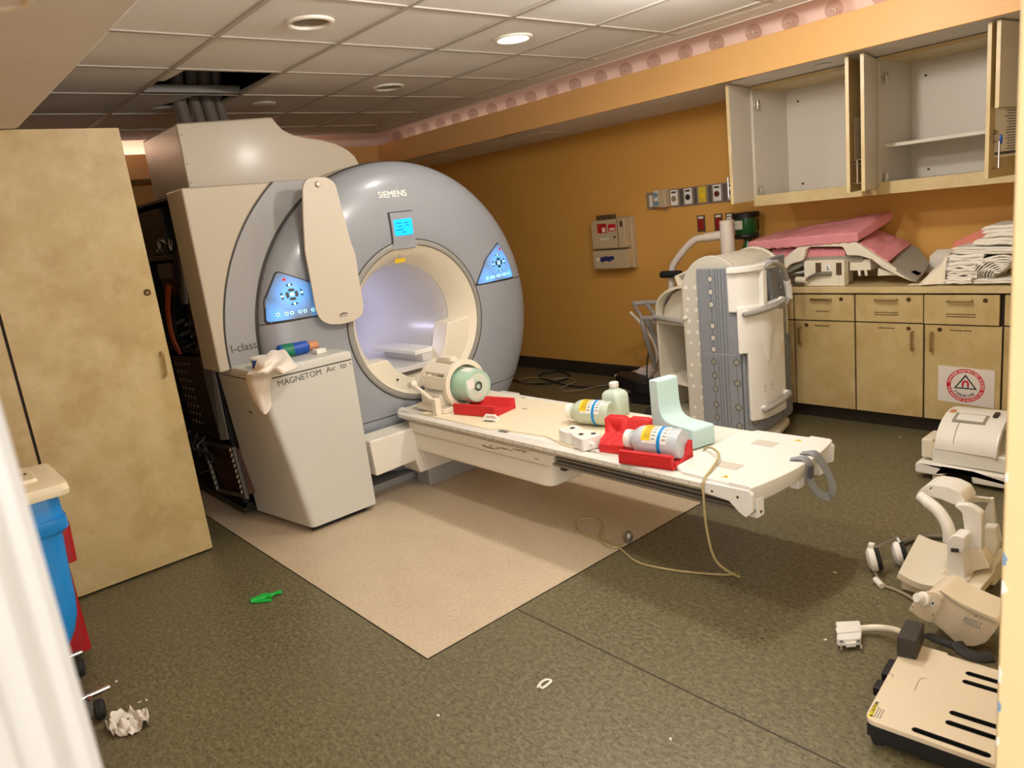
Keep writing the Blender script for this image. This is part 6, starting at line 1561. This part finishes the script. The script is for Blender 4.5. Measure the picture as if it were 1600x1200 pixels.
MB().tube([PZ(*F8(a,b), zb+.0006) for a, b in ((386,620),(396,608),(426,620),(416,634))],.0009,5).build('bracket_mark', 'coil_taupe', sb)
# black block on the corner of the board
bl = [PZ(*F8(a,b), zb+.0012) for a, b in ((443,500),(568,528),(617,408),(500,385))]
t = thing('black_block', 'black rectangular connector block on the corner of the slotted board', 'block', sum(bl,Vector())/4)
MB().prism(bl,(0,0,.068)).build('block', 'charcoal', t, bevel=.004)
# white plug on a pale lead
pl = thing('lead_plug', 'white multi-pin plug on a pale lead beside the black block', 'plug', PZ(*F8(150,420), 0))
MB().prism(rounded([PZ(*F8(a,b), .012) for a, b in ((68,430),(85,440),(220,432),(228,372),(212,318),(62,325),(75,380))],.004,2),(0,0,.026)).build('shell', 'white_plastic', pl, bevel=.003)
MB().prism([PZ(*F8(a,b), .0385) for a, b in ((62,332),(212,322),(216,350),(70,362))],(0,0,.006)).build('shell_ridge', 'white_plastic', pl, bevel=.002)
for a, b in ((98,458),(222,450)): MB().cyl(PZ(*F8(a,b-20), .018),PZ(*F8(a,b+8), .012),.004,n=8).build('screw_pin', 'chrome', pl)
for a, b in ((100,412),(205,408)): MB().lathe(PZ(*F8(a,b), .038),(0,0,1),[(0,.002),(.006,.002),(.006,0),(0,0)],10).build('screw_head', 'rail_grey', pl)
MB().prism([PZ(*F8(a,b), .014) for a, b in ((128,446),(190,442),(190,428),(128,432))],(0,0,.014)).build('pin_row', 'white_soft', pl)
MB().tube(spline([PZ(*F8(205,330), .026),PZ(*F8(300,322), .030),PZ(*F8(400,330), .045),PZ(*F8(470,350), .085),PZ(*F8(505,372), .110)],6),.011,10).build('lead', 'cream', pl)
# black straps in the heap
t = thing('black_strap', 'wide black strap curled beneath the beige coil housing', 'strap', (-.72,2.46,0))
P_ = [PZ(*F8(820,420), .11),PZ(*F8(860,470), .10),PZ(*F8(940,505), .095),PZ(*F8(1040,505), .095)]
MB().tube(spline(P_,6),.022,10,flat=.5).build('strap', 'black_rubber', t)
MB().tube(spline([PZ(*F8(640,372), .05),PZ(*F8(700,400), .06),PZ(*F8(780,430), .075),PZ(*F8(840,450), .09)],6),.018,8,flat=.5).build('strap', 'black_rubber', t)
t = thing('black_strap', 'thin black band arching above the beige coil housing', 'strap', (-.68,2.66,0))
MB().tube(spline([PY(*F8(860,175),2.62),PY(*F8(960,163),2.60),PY(*F8(1060,172),2.58),PY(*F8(1110,200),2.56)],6),.012,8,flat=1.6).build('strap', 'black_rubber', t)

# ================================================================== BINS AT THE LEFT
XBn = -3.0
tb_ = thing('linen_hamper', 'blue bagged hamper with cream lid on a chrome frame with wheels', 'hamper', (-2.95,.16,0))
def sq(x0,x1,y0,y1,z,r=.05): return rounded([(x0,y0,z),(x1,y0,z),(x1,y1,z),(x0,y1,z)],r,5)
rg = [sq(-3.16,-2.95,-.08,.20,.20), sq(-3.19,-2.92,-.10,.255,.255), sq(-3.20,-2.91,-.11,.288,.315), sq(-3.20,-2.90,-.11,.308,.38), sq(-3.20,-2.90,-.11,.316,.44), sq(-3.20,-2.90,-.11,.322,.575), sq(-3.20,-2.90,-.11,.330,.69), sq(-3.21,-2.895,-.11,.346,.735), sq(-3.205,-2.90,-.11,.345,.80), sq(-3.205,-2.905,-.11,.338,.835)]
MB().loft(rg).build('bag', 'bin_blue', tb_, angle=50)
MB().loft([sq(-3.206,-2.894,-.115,.334,.690),sq(-3.218,-2.886,-.12,.352,.705),sq(-3.216,-2.888,-.12,.351,.745)]).build('bag_fold', 'bin_blue', tb_, angle=50)
lid = MB().loft([sq(-3.25,-2.865,-.14,.372,.828,.03),sq(-3.255,-2.86,-.145,.376,.845,.03),sq(-3.25,-2.865,-.14,.372,.868,.03),sq(-3.20,-2.905,-.11,.338,.880,.03)]).build('lid', 'bin_cream', tb_, angle=30)
MB().loft([sq(-3.165,-2.94,-.09,.300,.879,.02),sq(-3.160,-2.945,-.085,.296,.893,.02)]).build('lid_panel', 'bin_cream', lid, angle=30, bevel=.003)
for k in range(3): MB().prism([(-3.03,.235+.018*k,.8935),(-3.03,.243+.018*k,.8935),(-3.055,.246+.018*k,.8935),(-3.055,.238+.018*k,.8935)],(0,0,.0006)).build('lid_print', 'ink_dark', lid)
MB().prism([(-3.02,.15,.8935),(-3.035,.20,.8935),(-3.06,.225,.8935),(-3.05,.18,.8935)],(0,0,.0006)).build('lid_print', 'ink_grey', lid)
# chrome tubes low on the frame
p = PZ(173,1080,.065)
MB().tube([(p.x,-.15,.085),(p.x,p.y+.0,.085)],.0125,12).build('frame_tube', 'chrome', tb_)
p2 = PZ(128,1018,.12)
MB().tube([(p2.x,-.15,.12),(p2.x,p2.y,.12)],.011,12).build('frame_tube', 'chrome', tb_)
MB().tube([(p2.x,.10,.12),(p.x,.10,.085)],.0125,12).build('frame_tube', 'chrome', tb_)
for q in (PZ(156,1108,.036), PZ(124,1043,.036)):
    c = MB(); c.lathe(q,(.25,1,0),[(.0,-.016),(.030,-.016),(.036,-.008),(.036,.008),(.030,.016),(0,.016)],20); w_ = c.build('caster_wheel', 'black_rubber', tb_)
    MB().box((q.x-.010,q.y-.034,.03),(q.x+.016,q.y-.018,.085)).build('caster_fork', 'metal_grey', w_)
    MB().cyl((q.x,q.y-.02,.06),(q.x,q.y-.02,.095),.009,n=10).build('caster_stem', 'chrome', w_)
# red bin behind
t = thing('red_bin', 'dark red bin standing behind the blue hamper', 'bin', (-3.47,.15,0))
MB().loft([sq(-3.58,-3.30,-.14,.362,.055,.02),sq(-3.59,-3.30,-.16,.362,.30,.02),sq(-3.60,-3.30,-.17,.362,.44,.02)]).build('tub', 'bin_red', t, angle=40)
MB().loft([sq(-3.62,-3.29,-.18,.392,.440,.02),sq(-3.62,-3.29,-.18,.400,.60,.02),sq(-3.61,-3.29,-.17,.385,.64,.02)]).build('lid', 'bin_red', t, angle=40)
for x, y in ((-3.52,.0),(-3.36,.0),(-3.36,.30),(-3.52,.30)): MB().cyl((x,y-.012,.028),(x,y+.012,.028),.028,n=14).build('caster', 'black_rubber', t)
# ================================================================== LITTER
c = PZ(203,1134,0)
def crump(seed, R, H, n=9):
    def fn(u, v):
        a = 2*math.pi*u; r = R*(v**.7)*(1+.35*mnoise.noise(Vector((math.cos(a)*1.3+seed, math.sin(a)*1.3, v*1.5))))
        z = H*abs(mnoise.noise(Vector((math.cos(a)*v*2.4+seed*2, math.sin(a)*v*2.4, seed))))*1.5 + .003
        return (r*math.cos(a), r*.8*math.sin(a), z)
    return fn
f_ = crump(3.3,.075,.05); m = MB(); m.grid(40,12,lambda u, v: Vector(f_(u, max(v,.02)))+c)
tag(m.build('crumpled_tissue','tissue',angle=20),'crumpled white tissue on the floor by the hamper wheel','tissue')
g0 = PZ(391,940,0); 
t = thing('rubber_strip', 'twisted bright green rubber strip on the dark floor', 'strip', PZ(412,936,0))
P_ = [PZ(u,v,.010) for u, v in ((391,939),(402,935),(416,931),(424,930),(430,927),(440,925))]
MB().tube(spline(P_,5),[.016]*6+[.021]*5+[.017]*5+[.010]*5+[.013]*5,8,flat=.55).build('strip', 'glove_green', t)
MB().tube(spline([PZ(393,940,.006),PZ(408,939,.006),PZ(424,937,.006)],5),.012,8,flat=.5).build('tail', 'glove_green', t)
t = thing('tape_scrap', 'curled white scrap of tape on the dark floor', 'scrap', PZ(850,1068,0))
MB().tube(spline([PZ(u,v,.005) for u, v in ((840,1074),(846,1066),(854,1062),(861,1064),(855,1070),(847,1075),(842,1070))],5),.0045,6,flat=1.0).build('curl', 'paper', t)
fl_bits = [((405/1067*480),660+900*.45),((510/1067*480),660+965*.45),((485/1067*480),660+972*.45),(685,1118),(1048,1155),(1290,1000),(1305,895),(1406,683)]
for i, (u, v) in enumerate(fl_bits):
    p = PZ(u,v,.0); a = rnd.random()*3; s = .007+.005*rnd.random()
    lab = ['tiny white paper fleck on the floor beside the hamper','small white crumb on the floor above the crumpled tissue','small white crumb next to it on the dark floor','tiny pale fleck on the floor in front of the tan inlay','tiny pale crumb near the bottom of the floor seam','pale fleck on the floor left of the white plug','pale crumb on the floor left of the headphones','pale crumb on the floor near the base cabinets'][i]
    m = MB(); m.prism([p+Vector((s*math.cos(a+k*1.26)*(1 if k % 2 else .5), s*math.sin(a+k*1.26)*(1 if k % 2 else .5), .0005)) for k in range(5)],(0,0,.0016))
    tag(m.build('paper_fleck','paper'), lab, 'litter', 'flecks on the floor')
